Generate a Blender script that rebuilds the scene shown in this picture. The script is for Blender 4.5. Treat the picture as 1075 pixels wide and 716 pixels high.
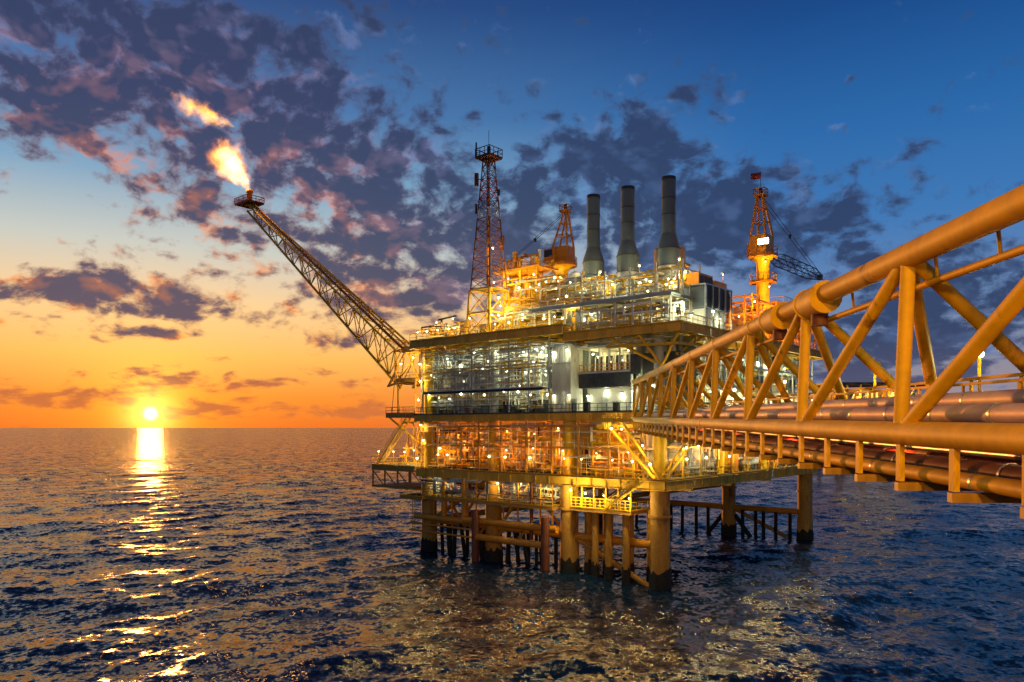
import bpy, math, random
import numpy as np
from mathutils import Vector, Matrix
for _o in list(bpy.data.objects): bpy.data.objects.remove(_o)
R = math.radians
scene = bpy.context.scene
col = scene.collection
# ------------------------------------------------------------------ camera
CAM_Z = 20.0
cam_d = bpy.data.cameras.new('camera'); cam = bpy.data.objects.new('camera', cam_d); col.objects.link(cam)
cam.location = (0, 0, CAM_Z); cam.rotation_euler = (R(90), 0, 0)
cam_d.sensor_width = 36; cam_d.lens = 36*800/1075; cam_d.shift_y = 91/1075
cam_d.clip_start = 0.5; cam_d.clip_end = 120000
scene.camera = cam
# ------------------------------------------------------------------ view and render settings
scene.view_settings.view_transform = 'Standard'; scene.view_settings.look = 'None'
scene.view_settings.exposure = 0; scene.view_settings.gamma = 1
scene.render.engine = 'CYCLES'
cy = scene.cycles
cy.use_denoising = True; cy.sample_clamp_indirect = 4; cy.sample_clamp_direct = 30
cy.max_bounces = 5; cy.diffuse_bounces = 2; cy.glossy_bounces = 3; cy.transmission_bounces = 2; cy.volume_bounces = 0
cy.use_light_tree = True; cy.volume_step_rate = 1.0
cy.caustics_reflective = False; cy.caustics_refractive = False
# ------------------------------------------------------------------ sun direction
SUN_AZ = math.atan((158-537.5)/800)          # from +Y towards +X
SUN_EL = R(0.95)
sun_dir = Vector((math.sin(SUN_AZ)*math.cos(SUN_EL), math.cos(SUN_AZ)*math.cos(SUN_EL), math.sin(SUN_EL)))

class NT:
    """short-hand for node trees"""
    def __init__(s, tree): s.t = tree; s.t.nodes.clear()
    def n(s, typ, **kw):
        nd = s.t.nodes.new(typ)
        for k, v in kw.items(): setattr(nd, k, v)
        return nd
    def set(s, sock, v):
        if isinstance(v, bpy.types.NodeSocket): s.t.links.new(v, sock)
        elif v is not None: sock.default_value = v
    def m(s, op, a, b=None, c=None, clamp=False):
        nd = s.n('ShaderNodeMath', operation=op, use_clamp=clamp)
        for i, v in enumerate((a, b, c)):
            if v is not None: s.set(nd.inputs[i], v)
        return nd.outputs[0]
    def v(s, op, a, b=None):
        nd = s.n('ShaderNodeVectorMath', operation=op)
        s.set(nd.inputs[0], a)
        if b is not None: s.set(nd.inputs['Scale'] if op == 'SCALE' else nd.inputs[1], b)
        return nd.outputs['Value' if op in ('DOT_PRODUCT', 'LENGTH') else 'Vector']
    def mix(s, f, a, b, mode='MIX'):
        nd = s.n('ShaderNodeMix', data_type='RGBA', blend_type=mode)
        nd.clamp_factor = True
        s.set(nd.inputs[0], f)
        for i, v in ((6, a), (7, b)):
            s.set(nd.inputs[i], (*v, 1) if isinstance(v, tuple) and len(v) == 3 else v)
        return nd.outputs[2]
    def ss(s, x, lo, hi):
        nd = s.n('ShaderNodeMapRange', interpolation_type='SMOOTHSTEP', clamp=True)
        s.set(nd.inputs[0], x); s.set(nd.inputs[1], lo); s.set(nd.inputs[2], hi)
        return nd.outputs[0]
    def ramp(s, f, stops):
        nd = s.n('ShaderNodeValToRGB'); cr = nd.color_ramp
        while len(cr.elements) < len(stops): cr.elements.new(0.5)
        for e, (p, c) in zip(cr.elements, stops): e.position = p; e.color = (*c, 1)
        s.set(nd.inputs[0], f)
        return nd.outputs[0]
    def noise(s, vec, scale, detail=4, rough=.55, dist=0, lac=2.0):
        nd = s.n('ShaderNodeTexNoise')
        if vec is not None: s.set(nd.inputs['Vector'], vec)
        nd.inputs['Scale'].default_value = scale; nd.inputs['Detail'].default_value = detail
        nd.inputs['Roughness'].default_value = rough; nd.inputs['Distortion'].default_value = dist
        nd.inputs['Lacunarity'].default_value = lac
        return nd.outputs[0]
    def xyz(s, a, b, c):
        nd = s.n('ShaderNodeCombineXYZ')
        for i, v in enumerate((a, b, c)): s.set(nd.inputs[i], v)
        return nd.outputs[0]

def lin(*c):
    return tuple(((x/255)/12.92 if x/255 <= .04045 else ((x/255+.055)/1.055)**2.4) for x in c)

# ------------------------------------------------------------------ world: dusk sky with broken cloud
world = bpy.data.worlds.new('World'); scene.world = world; world.use_nodes = True
T = NT(world.node_tree)
tc = T.n('ShaderNodeTexCoord').outputs['Generated']
d = T.v('NORMALIZE', tc)
sep = T.n('ShaderNodeSeparateXYZ'); T.set(sep.inputs[0], d)
dx, dy, dz = sep.outputs
el = T.m('MULTIPLY', T.m('ARCSINE', dz), 180/math.pi)                 # elevation, degrees
az = T.m('MULTIPLY', T.m('ARCTAN2', dx, dy), 180/math.pi)             # azimuth from +Y, degrees
elp = T.m('MAXIMUM', el, 0.0)
cosS = T.v('DOT_PRODUCT', d, tuple(sun_dir))
angS = T.m('MULTIPLY', T.m('ARCCOSINE', T.m('MINIMUM', cosS, 0.999999)), 180/math.pi)
hs = T.v('NORMALIZE', T.xyz(dx, dy, 0.0))
cosH = T.v('DOT_PRODUCT', hs, (math.sin(SUN_AZ), math.cos(SUN_AZ), 0))
e40 = T.m('DIVIDE', elp, 40.0)
near = T.ramp(e40, [(0, lin(236, 112, 38)), (.055, lin(244, 142, 52)), (.125, lin(252, 186, 92)), (.21, lin(247, 205, 146)),
                    (.31, lin(193, 201, 194)), (.42, lin(118, 164, 196)), (.55, lin(62, 116, 170)), (.72, lin(24, 72, 130)), (1, lin(8, 34, 74))])
far = T.ramp(e40, [(0, lin(176, 140, 130)), (.08, lin(150, 140, 150)), (.2, lin(108, 136, 176)), (.35, lin(62, 120, 182)),
                   (.5, lin(40, 104, 170)), (.68, lin(20, 72, 136)), (.85, lin(10, 46, 98)), (1, lin(7, 32, 72))])
side = T.ss(cosH, .70, .985)
base = T.mix(side, far, near)
sky = T.n('ShaderNodeTexSky', sky_type='NISHITA', sun_disc=False)
sky.sun_elevation = SUN_EL; sky.sun_rotation = SUN_AZ; sky.air_density = 1.2; sky.dust_density = 1.5; sky.ozone_density = 3.0
nish = T.v('SCALE', sky.outputs[0], 0.012)
base = T.mix(1.0, base, nish, 'ADD')
# sun glow and disc
glow = T.m('POWER', 2.718, T.m('MULTIPLY', T.m('POWER', T.m('DIVIDE', angS, 3.6), 1.3), -1.0))
base = T.mix(1.0, base, T.v('SCALE', (1.0, .50, .0), T.m('MULTIPLY', glow, .5)), 'ADD')
wide = T.m('POWER', 2.718, T.m('MULTIPLY', T.m('DIVIDE', angS, 13.0), -1.0))
base = T.mix(1.0, base, T.v('SCALE', (1.0, .42, .04), T.m('MULTIPLY', wide, .16)), 'ADD')
# clouds: noise on the dome of directions (1 unit = 10 degrees), drawn out flat towards the horizon
def cyl(h, e):
    f = T.m('ADD', T.m('MULTIPLY', e, .135), T.m('MULTIPLY', T.m('SUBTRACT', 1.0, T.m('POWER', 2.718, T.m('MULTIPLY', e, -.16))), 1.3))
    return T.v('ADD', T.v('SCALE', h, 5.73), T.xyz(0.0, 0.0, f))
P = cyl(hs, elp)
fs = SUN_EL*180/math.pi; fs = fs*.135+1.3*(1-math.exp(-.16*fs))
LV = T.v('NORMALIZE', T.v('SUBTRACT', (math.sin(SUN_AZ)*5.73, math.cos(SUN_AZ)*5.73, fs), P))
warp = T.n('ShaderNodeTexNoise'); T.set(warp.inputs['Vector'], P); warp.inputs['Scale'].default_value = 1.4; warp.inputs['Detail'].default_value = 2
Pw = T.v('ADD', P, T.v('SCALE', T.v('SUBTRACT', warp.outputs['Color'], (.5, .5, .5)), .28))
def AE(px, py):
    u, v = (px-537.5)/800, (449-py)/800
    return math.degrees(math.atan(u)), math.degrees(math.atan(v/math.hypot(1, u)))
def blob(px, py, rx, ry, amp, tilt=0.0):
    a0, e0 = AE(px, py); a1, _ = AE(px+rx, py); _, e1 = AE(px, py-ry)
    ra, re = a1-a0, e1-e0
    da = T.m('SUBTRACT', az, a0); de = T.m('SUBTRACT', el, e0)
    if tilt: de = T.m('ADD', de, T.m('MULTIPLY', da, tilt))
    q = T.m('ADD', T.m('POWER', T.m('DIVIDE', da, ra), 2.0), T.m('POWER', T.m('DIVIDE', de, re), 2.0))
    return T.m('MULTIPLY', T.m('POWER', 2.718, T.m('MULTIPLY', q, -1.0)), amp)
blobs = [(110, 20, 330, 60, .2, 0), (330, 90, 160, 70, .12, 0), (110, 75, 190, 80, .2, 0), (250, 150, 160, 95, .27, 0), (380, 235, 160, 90, .27, .15), (450, 290, 120, 55, .25, 0),
         (30, 110, 70, 50, .2, 0), (95, 300, 110, 24, .34, .0), (170, 322, 110, 15, .26, .0),
         (695, 135, 100, 40, .26, -.12), (600, 185, 100, 50, .24, 0), (820, 215, 150, 60, .24, 0), (1010, 325, 260, 75, .36, 0), (900, 390, 260, 40, .22, 0),
         (660, 245, 150, 70, .22, 0), (340, 432, 260, 10, .27, 0), (20, 415, 100, 12, .27, 0), (260, 400, 100, 8, .24, 0), (140, 390, 70, 7, .22, 0), (150, 412, 60, 10, .2, 0), (170, 350, 60, 6, .22, 0),
         (350, 360, 60, 12, .17, 0)]
cov = None
for bl in blobs:
    q = blob(*bl); cov = q if cov is None else T.m('ADD', cov, q)
cov = T.m('MINIMUM', T.m('MULTIPLY', cov, 1.12), .36)
# beyond the part of the sky in view the cloud goes on as loose patches of the same kind
lowf = T.noise(T.v('ADD', P, (7.3, 2.1, 0)), .35, 2)
inview = T.m('MULTIPLY', T.ss(dy, .45, .75), T.ss(T.m('MULTIPLY', el, -1.0), -40.0, -28.0))
cov = T.m('ADD', cov, T.m('MULTIPLY', T.m('SUBTRACT', 1.0, inview), T.m('MULTIPLY', T.ss(lowf, .42, .62), .22)))
def dens(vec, det):
    fine = T.noise(vec, 5.4, det, .6)
    vo = T.n('ShaderNodeTexVoronoi', feature='F1'); T.set(vo.inputs['Vector'], vec); vo.inputs['Scale'].default_value = 5.2
    return T.m('SUBTRACT', T.m('MULTIPLY', fine, .85), T.m('MULTIPLY', T.m('SUBTRACT', vo.outputs['Distance'], .5), .24))
n1 = T.m('ADD', dens(Pw, 5), T.m('MULTIPLY', T.noise(Pw, 1.4, 1, .5), .5))
m1 = T.noise(Pw, 2.6, 3, .62); n2 = T.noise(T.v('ADD', Pw, T.v('SCALE', LV, .22)), 2.6, 3, .62)
raw = T.m('ADD', n1, cov)
alpha = T.ss(raw, .79, 1.02)
core = T.ss(raw, .86, 1.06)
lit = T.m('MULTIPLY_ADD', T.m('SUBTRACT', m1, n2), 5.4, -.10, clamp=True)
thin = T.m('SUBTRACT', 1.0, core)
warmth = T.m('POWER', 2.718, T.m('MULTIPLY', T.m('POWER', T.m('DIVIDE', angS, 19.5), 2.0), -1.0))
warmth = T.m('MAXIMUM', warmth, T.m('MULTIPLY', T.ss(T.m('MULTIPLY', elp, -1.0), -11.0, -3.0), side))
darkc = T.mix(warmth, lin(48, 63, 98), lin(82, 73, 100))
darkc = T.mix(T.ss(T.m('MULTIPLY', elp, -1.0), -7.0, -1.0), darkc, T.mix(side, lin(84, 84, 112), lin(212, 118, 62)))
litc = T.mix(T.ss(warmth, .04, .6), lin(98, 128, 180), lin(255, 142, 52))
f_lit = T.m('ADD', T.m('MULTIPLY', lit, T.m('MULTIPLY_ADD', thin, .65, .3)), T.m('MULTIPLY', thin, .2), clamp=True)
cloudc = T.mix(f_lit, darkc, litc)
out = T.mix(T.m('MULTIPLY', alpha, .93), base, cloudc)
disc = T.ss(T.m('MULTIPLY', angS, -1.0), -0.58, -0.30)
halo = T.m('POWER', 2.718, T.m('MULTIPLY', T.m('POWER', T.m('DIVIDE', angS, 1.35), 1.6), -1.0))
out = T.mix(1.0, out, T.v('SCALE', (1.0, .55, .14), T.m('MULTIPLY', disc, 5.5)), 'ADD')
out = T.mix(1.0, out, T.v('SCALE', (1.0, .62, .12), T.m('MULTIPLY', halo, 1.8)), 'ADD')
bg = T.n('ShaderNodeBackground'); T.set(bg.inputs[0], out); bg.inputs[1].default_value = 1.0
wo = T.n('ShaderNodeOutputWorld'); T.t.links.new(bg.outputs[0], wo.inputs[0])
world.cycles.sampling_method = 'MANUAL'; world.cycles.sample_map_resolution = 1024
# ------------------------------------------------------------------ sun lamp, just above the horizon
sl = bpy.data.lights.new('sun', 'SUN'); sl.energy = 2.0; sl.angle = R(1.6); sl.color = (1.0, .34, .06)
so = bpy.data.objects.new('sun', sl); col.objects.link(so)
so.rotation_euler = (-sun_dir).to_track_quat('-Z', 'Y').to_euler()

# ------------------------------------------------------------------ sea: one sheet with real waves, to the horizon
def tag(o, label=None, cat=None, group=None, kind=None):
    if label: o['label'] = label
    if cat: o['category'] = cat
    if group: o['group'] = group
    if kind: o['kind'] = kind
    return o
def graded(lo, hi, step, far_lo, far_hi, g):
    xs = list(np.arange(lo, hi+1e-6, step)); s = step; x = hi
    while x < far_hi: s *= g; x += s; xs.append(x)
    s = step; x = lo; pre = []
    while x > far_lo: s *= g; x -= s; pre.append(x)
    return np.array(pre[::-1]+xs)
def make_sea():
    rng = np.random.default_rng(5)
    xs = graded(-75, 95, .42, -50000, 50000, 1.035); ys = graded(52, 190, .42, -3000, 60000, 1.03)
    X, Y = np.meshgrid(xs, ys); sx = np.gradient(xs); sy = np.gradient(ys)
    SP = np.maximum(np.abs(sx)[None, :], np.abs(sy)[:, None])
    Z = np.zeros_like(X); DX = np.zeros_like(X); DY = np.zeros_like(X)
    wind = R(-62)
    for i in range(90):
        L = 1.6*(42/1.6)**(rng.random()**1.15); k = 2*math.pi/L
        th = wind + rng.normal(0, .55); A = 0.0034*L*(.55+.9*rng.random())*(1.0 if L < 14 else .55)*(1.0 if L > 3 else .8)
        ph = rng.random()*6.283
        damp = np.clip((L/SP-2.5)/3.0, 0, 1)
        arg = k*(X*math.cos(th)+Y*math.sin(th))+ph
        Z += A*damp*np.cos(arg); s = -A*damp*np.sin(arg)*.8
        DX += s*math.cos(th); DY += s*math.sin(th)
    V = np.stack([X+DX, Y+DY, Z], -1).reshape(-1, 3)
    ny, nx = X.shape
    idx = np.arange(nx*ny).reshape(ny, nx)
    F = np.stack([idx[:-1, :-1], idx[:-1, 1:], idx[1:, 1:], idx[1:, :-1]], -1).reshape(-1, 4)
    me = bpy.data.meshes.new('sea')
    me.vertices.add(len(V)); me.vertices.foreach_set('co', V.ravel().astype(np.float32))
    me.loops.add(F.size); me.loops.foreach_set('vertex_index', F.ravel().astype(np.int32))
    me.polygons.add(len(F)); me.polygons.foreach_set('loop_start', np.arange(0, F.size, 4, dtype=np.int32))
    me.polygons.foreach_set('use_smooth', np.ones(len(F), dtype=bool))
    me.update(); me.validate()
    o = bpy.data.objects.new('sea', me); col.objects.link(o)
    tag(o, 'dark blue rippled sea reaching to the horizon', None, None, 'structure')
    ma = bpy.data.materials.new('sea_water'); ma.use_nodes = True; N = NT(ma.node_tree)
    b = N.n('ShaderNodeBsdfPrincipled'); b.inputs['Base Color'].default_value = (.004, .020, .052, 1)
    b.inputs['Roughness'].default_value = .12; b.inputs['IOR'].default_value = 1.33
    b.inputs['Specular IOR Level'].default_value = .5
    geo = N.n('ShaderNodeNewGeometry').outputs['Position']
    def ncol(sc, det):
        nd = N.n('ShaderNodeTexNoise'); N.set(nd.inputs['Vector'], N.v('MULTIPLY', geo, (1.0, .85, .3)))
        nd.inputs['Scale'].default_value = sc; nd.inputs['Detail'].default_value = det; nd.inputs['Roughness'].default_value = .6
        return N.v('MULTIPLY', N.v('SUBTRACT', nd.outputs['Color'], (.5, .5, .5)), (1, 1, 0))
    sl_ = N.v('ADD', N.v('SCALE', ncol(.25, 3), .85), N.v('SCALE', ncol(1.6, 4), 1.15))
    sp = N.n('ShaderNodeSeparateXYZ'); N.set(sp.inputs[0], geo)      # beyond the finely meshed water the waves live in the normals alone
    sl_ = N.v('SCALE', sl_, N.m('ADD', 1.0, N.m('MULTIPLY', N.ss(sp.outputs[1], 130.0, 420.0), 1.8)))
    nn = N.v('NORMALIZE', N.v('ADD', N.n('ShaderNodeNewGeometry').outputs['Normal'], sl_))
    N.set(b.inputs['Normal'], nn)
    out = N.n('ShaderNodeOutputMaterial'); N.t.links.new(b.outputs[0], out.inputs[0])
    me.materials.append(ma)
    return len(F)
NSEA = make_sea()
# ------------------------------------------------------------------ mesh helpers
class Frame:
    def __init__(s, origin, eul):
        s.o = Vector(origin); s.e = eul
        from mathutils import Euler
        s.M = Matrix.Translation(s.o) @ Euler(eul).to_matrix().to_4x4()
    def w(s, p): return s.M @ Vector(p)
PHI = R(49)
PF = Frame((18.85, 97.0, 0), (0, 0, PHI))                  # platform: x = b (away right), y = a (away left)
BF = Frame((9.0, 0, CAM_Z), (math.atan(.0156), 0, -math.atan(.0656)))   # bridge: y runs along it
WF = Frame((0, 0, 0), (0, 0, 0))
BASE = {}
def px_of(p):
    p = Vector(p); return 537.5+800*p.x/p.y, 449-800*(p.z-CAM_Z)/p.y

class MB:
    def __init__(s): s.v = []; s.f = []; s.s = []
    def add(s, vs, fs, smooth=False):
        n = len(s.v); s.v += [tuple(p) for p in vs]
        for f in fs: s.f.append(tuple(i+n for i in f)); s.s.append(smooth)
        return s
    def box(s, c, d, rz=0.0):
        x, y, z = d[0]/2, d[1]/2, d[2]/2; co, si = math.cos(rz), math.sin(rz)
        vs = []
        for k in (-z, z):
            for i, j in ((-x, -y), (x, -y), (x, y), (-x, y)):
                vs.append((c[0]+i*co-j*si, c[1]+i*si+j*co, c[2]+k))
        return s.add(vs, [(0, 3, 2, 1), (4, 5, 6, 7), (0, 1, 5, 4), (1, 2, 6, 5), (2, 3, 7, 6), (3, 0, 4, 7)])
    def bb(s, x0, x1, y0, y1, z0, z1):
        return s.box(((x0+x1)/2, (y0+y1)/2, (z0+z1)/2), (abs(x1-x0), abs(y1-y0), abs(z1-z0)))
    def _axes(s, p0, p1):
        d = (p1-p0).normalized()
        up = Vector((0, 0, 1)) if abs(d.z) < .95 else Vector((1, 0, 0))
        u = d.cross(up).normalized(); return d, u, u.cross(d).normalized()
    def bar(s, p0, p1, w, h):
        p0, p1 = Vector(p0), Vector(p1); d, u, v = s._axes(p0, p1)
        vs = [p+u*(i*w/2)+v*(j*h/2) for p in (p0, p1) for i, j in ((-1, -1), (1, -1), (1, 1), (-1, 1))]
        return s.add(vs, [(0, 3, 2, 1), (4, 5, 6, 7), (0, 1, 5, 4), (1, 2, 6, 5), (2, 3, 7, 6), (3, 0, 4, 7)])
    def ibeam(s, p0, p1, w, h, t=.06):
        p0, p1 = Vector(p0), Vector(p1); d, u, v = s._axes(p0, p1)
        s.bar(p0+v*(h/2-t/2), p1+v*(h/2-t/2), w, t); s.bar(p0-v*(h/2-t/2), p1-v*(h/2-t/2), w, t)
        return s.bar(p0, p1, t, h-2*t)
    def tube(s, p0, p1, r, n=8, r2=None, cap=True):
        p0, p1 = Vector(p0), Vector(p1); d, u, v = s._axes(p0, p1); r2 = r if r2 is None else r2
        cs = [(math.cos(2*math.pi*i/n), math.sin(2*math.pi*i/n)) for i in range(n)]
        vs = [p0+u*(c*r)+v*(q*r) for c, q in cs]+[p1+u*(c*r2)+v*(q*r2) for c, q in cs]
        s.add(vs, [(i, i+n, (i+1) % n+n, (i+1) % n) for i in range(n)], True)
        if cap: s.add(vs[:n], [tuple(range(n))]); s.add(vs[n:], [tuple(reversed(range(n)))])
        return s
    def pipe(s, pts, r, n=8):
        pts = [Vector(p) for p in pts]
        dirs = [(pts[i+1]-pts[i]).normalized() for i in range(len(pts)-1)]
        d0 = dirs[0]; up = Vector((0, 0, 1)) if abs(d0.z) < .95 else Vector((1, 0, 0))
        u = d0.cross(up).normalized(); v = u.cross(d0).normalized()
        cs = [(math.cos(2*math.pi*i/n), math.sin(2*math.pi*i/n)) for i in range(n)]
        ring = [pts[0]+u*(c*r)+v*(q*r) for c, q in cs]; rings = [ring]
        for i in range(1, len(pts)):
            d = dirs[i-1]; nrm = (d+dirs[i]).normalized() if i < len(dirs) else d
            ring = [p+d*((pts[i]-p).dot(nrm)/max(.2, d.dot(nrm))) for p in ring]; rings.append(ring)
        vs = [p for q in rings for p in q]; fs = []
        for k in range(len(rings)-1):
            for i in range(n): fs.append((k*n+i, k*n+n+i, k*n+n+(i+1) % n, k*n+(i+1) % n))
        s.add(vs, fs, True); s.add(vs[:n], [tuple(range(n))]); s.add(vs[-n:], [tuple(reversed(range(n)))])
        return s
    def lathe(s, c, prof, n=16, axis='z'):
        vs = []
        for r, z in prof:
            for i in range(n):
                a = 2*math.pi*i/n; p = (r*math.cos(a), r*math.sin(a), z)
                if axis == 'x': p = (p[2], p[0], p[1])
                elif axis == 'y': p = (p[1], p[2], p[0])
                vs.append((c[0]+p[0], c[1]+p[1], c[2]+p[2]))
        fs = [(k*n+i, k*n+(i+1) % n, k*n+n+(i+1) % n, k*n+n+i) for k in range(len(prof)-1) for i in range(n)]
        s.add(vs, fs, True); s.add(vs[:n], [tuple(reversed(range(n)))]); s.add(vs[-n:], [tuple(range(n))])
        return s
    def rail(s, pts, h=1.1, sp=1.6, r=.035, n=4, mids=(.5,)):
        """handrail on a path of points: posts, top rail, middle rail"""
        pts = [Vector(p) for p in pts]; z = Vector((0, 0, 1))
        for a, b in zip(pts[:-1], pts[1:]):
            L = (b-a).length; k = max(1, round(L/sp))
            for i in range(k+1):
                p = a.lerp(b, i/k); s.bar(p, p+z*h, r*1.6, r*1.6)
            s.bar(a+z*h, b+z*h, r*2, r*2)
            for q in mids: s.bar(a+z*(h*q), b+z*(h*q), r*1.4, r*1.4)
            s.bar(a+z*.08, b+z*.08, .02, .15)
        return s
    def mesh(s, name, mat, off=(0, 0, 0)):
        me = bpy.data.meshes.new(name); ox, oy, oz = off
        me.from_pydata([(x-ox, y-oy, z-oz) for x, y, z in s.v], [], s.f)
        me.polygons.foreach_set('use_smooth', s.s); me.materials.append(mat); me.update()
        return me
    def build(s, name, mat, parent, kind=None, label=None):
        fr, base = BASE[parent.name]
        o = bpy.data.objects.new(name, s.mesh(name, mat, base)); col.objects.link(o); o.parent = parent
        BASE[o.name] = (fr, base)
        if kind: o['kind'] = kind
        if label: o['label'] = label
        return o
def thing(name, label, cat, base, fr=PF, group=None):
    o = bpy.data.objects.new(name, None); col.objects.link(o); o.empty_display_size = .3
    o.location = fr.w(base); o.rotation_euler = fr.e; BASE[o.name] = (fr, tuple(base))
    return tag(o, label, cat, group)
def solo(name, mb, mat, label, cat, base, fr=PF, group=None, kind=None):
    o = bpy.data.objects.new(name, mb.mesh(name, mat, base)); col.objects.link(o)
    o.location = fr.w(base); o.rotation_euler = fr.e; BASE[o.name] = (fr, tuple(base))
    return tag(o, label, cat, group, kind)
def put(me, name, parent, loc, rz=0.0, scale=None):
    """another object that shares a mesh, as a part"""
    o = bpy.data.objects.new(name, me); col.objects.link(o); o.parent = parent
    fr, base = BASE[parent.name]; o.location = Vector(loc)-Vector(base); o.rotation_euler.z = rz
    if scale: o.scale = scale
    BASE[o.name] = (fr, base)
    return o
# labels of look-alikes: counted along the picture once all stand
REG = {}
def reg(o, text, cat, group, order='left'):
    o['category'] = cat; o['group'] = group; REG.setdefault((text, order), []).append(o); return o
ORD = ['', 'first', 'second', 'third', 'fourth', 'fifth', 'sixth', 'seventh', 'eighth', 'ninth', 'tenth', 'eleventh', 'twelfth', 'thirteenth',
       'fourteenth', 'fifteenth', 'sixteenth', 'seventeenth', 'eighteenth', 'nineteenth', 'twentieth']
def ordinal(i):
    if i <= 20: return ORD[i]
    t, u = divmod(i, 10); tens = ['', '', 'twenty', 'thirty', 'forty', 'fifty', 'sixty'][t]
    return tens+'-'+ORD[u] if u else {'twenty': 'twentieth', 'thirty': 'thirtieth', 'forty': 'fortieth', 'fifty': 'fiftieth', 'sixty': 'sixtieth'}[tens]
def finish_labels():
    for (text, order), os_ in REG.items():
        os_.sort(key=lambda o: px_of(o.location)[0] if o.location.y > 1 else 9999)
        for i, o in enumerate(os_):
            if len(os_) == 1: o['label'] = text
            elif i == 0: o['label'] = text+', leftmost'
            elif i == len(os_)-1: o['label'] = text+', rightmost'
            else: o['label'] = text+', '+ordinal(i+1)+' from left'
# ------------------------------------------------------------------ materials
def paint(name, c, rough=.5, metal=0.0, var=.25, rust=.0, sc=1.5, streak=False):
    ma = bpy.data.materials.new(name); ma.use_nodes = True; N = NT(ma.node_tree)
    b = N.n('ShaderNodeBsdfPrincipled'); g = N.n('ShaderNodeTexCoord').outputs['Object']
    vec = N.v('MULTIPLY', g, (1, 1, .35)) if streak else g
    n1 = N.noise(vec, sc, 4, .6); n2 = N.noise(g, sc*6, 3, .6)
    f = N.m('ADD', N.m('MULTIPLY', n1, .7), N.m('MULTIPLY', n2, .3))
    lo = tuple(x*(1-var) for x in c); hi = tuple(min(.95, x*(1+var*.8)) for x in c)
    cc = N.mix(N.ss(f, .3, .7), lo, hi)
    if rust:
        r = N.ss(N.m('ADD', N.m('MULTIPLY', n1, .6), N.m('MULTIPLY', N.noise(vec, sc*3.1, 4, .65), .4)), .66-rust*.3, .74-rust*.2)
        cc = N.mix(N.m('MULTIPLY', r, .8), cc, (.11, .04, .016))
    N.set(b.inputs['Base Color'], cc); b.inputs['Specular IOR Level'].default_value = .3; b.inputs['Metallic'].default_value = metal
    N.set(b.inputs['Roughness'], N.m('ADD', rough-.1, N.m('MULTIPLY', n2, .2)))
    o = N.n('ShaderNodeOutputMaterial'); N.t.links.new(b.outputs[0], o.inputs[0])
    return ma
def glowmat(name, c, e):
    ma = bpy.data.materials.new(name); ma.use_nodes = True; N = NT(ma.node_tree)
    b = N.n('ShaderNodeEmission'); b.inputs[0].default_value = (*c, 1); b.inputs[1].default_value = e
    o = N.n('ShaderNodeOutputMaterial'); N.t.links.new(b.outputs[0], o.inputs[0])
    return ma
M = dict(
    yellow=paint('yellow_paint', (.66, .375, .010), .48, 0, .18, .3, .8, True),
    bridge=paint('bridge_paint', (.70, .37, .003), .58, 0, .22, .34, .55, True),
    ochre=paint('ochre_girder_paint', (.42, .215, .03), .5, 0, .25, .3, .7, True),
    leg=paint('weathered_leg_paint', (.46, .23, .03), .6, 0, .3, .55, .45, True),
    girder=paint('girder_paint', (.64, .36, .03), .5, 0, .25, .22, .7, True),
    orange=paint('orange_paint', (.60, .24, .012), .45, 0, .2, .3, .8, True),
    grey=paint('grey_paint', (.36, .38, .34), .45, .1, .2, .2, .9, True),
    pale=paint('pale_paint', (.58, .58, .50), .5, 0, .18, .2, .8, True),
    green=paint('grey_green_paint', (.20, .24, .19), .5, 0, .25, .25, .9, True),
    dark=paint('dark_steel', (.045, .045, .045), .5, .3, .4, .3, 1.2),
    galv=paint('galvanised_steel', (.42, .43, .40), .35, .6, .25, .1, 1.4),
    stack=paint('stack_paint', (.075, .10, .135), .55, .2, .16, .15, .35, True),
    stackdark=paint('sooty_steel', (.05, .05, .05), .6, .2, .3, .1, .5, True),
    rust=paint('rusty_red_steel', (.16, .05, .022), .6, .1, .35, .5, 1.3),
    marine=paint('marine_growth', (.022, .020, .015), .85, 0, .5, 0, 2.5),
    red=paint('red_paint', (.36, .05, .035), .5, 0, .2, .2, 1.2),
    clad=paint('pipe_cladding', (.55, .40, .33), .52, .1, .14, .1, 1.1),
    white=paint('white_paint', (.72, .72, .66), .5, 0, .1, .15, .8, True),
    tan=paint('tan_cladding', (.45, .30, .16), .55, 0, .12, .1, .6, True),
    grating=paint('deck_grating', (.16, .13, .07), .7, .2, .3, .4, 1.1),
    glass=paint('window_glass', (.02, .025, .025), .08, 0, .1, 0, 1),
)
LC = dict(sodium=(1.0, .53, .05), orange=(1.0, .40, .07), amber=(1.0, .68, .18), yellow=(1.0, .80, .32), white=(.97, 1.0, .62))
GB = {k: glowmat('lamp_glow_'+k, tuple(min(1, x*1.0+.15) for x in c), 16) for k, c in LC.items()}
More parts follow.
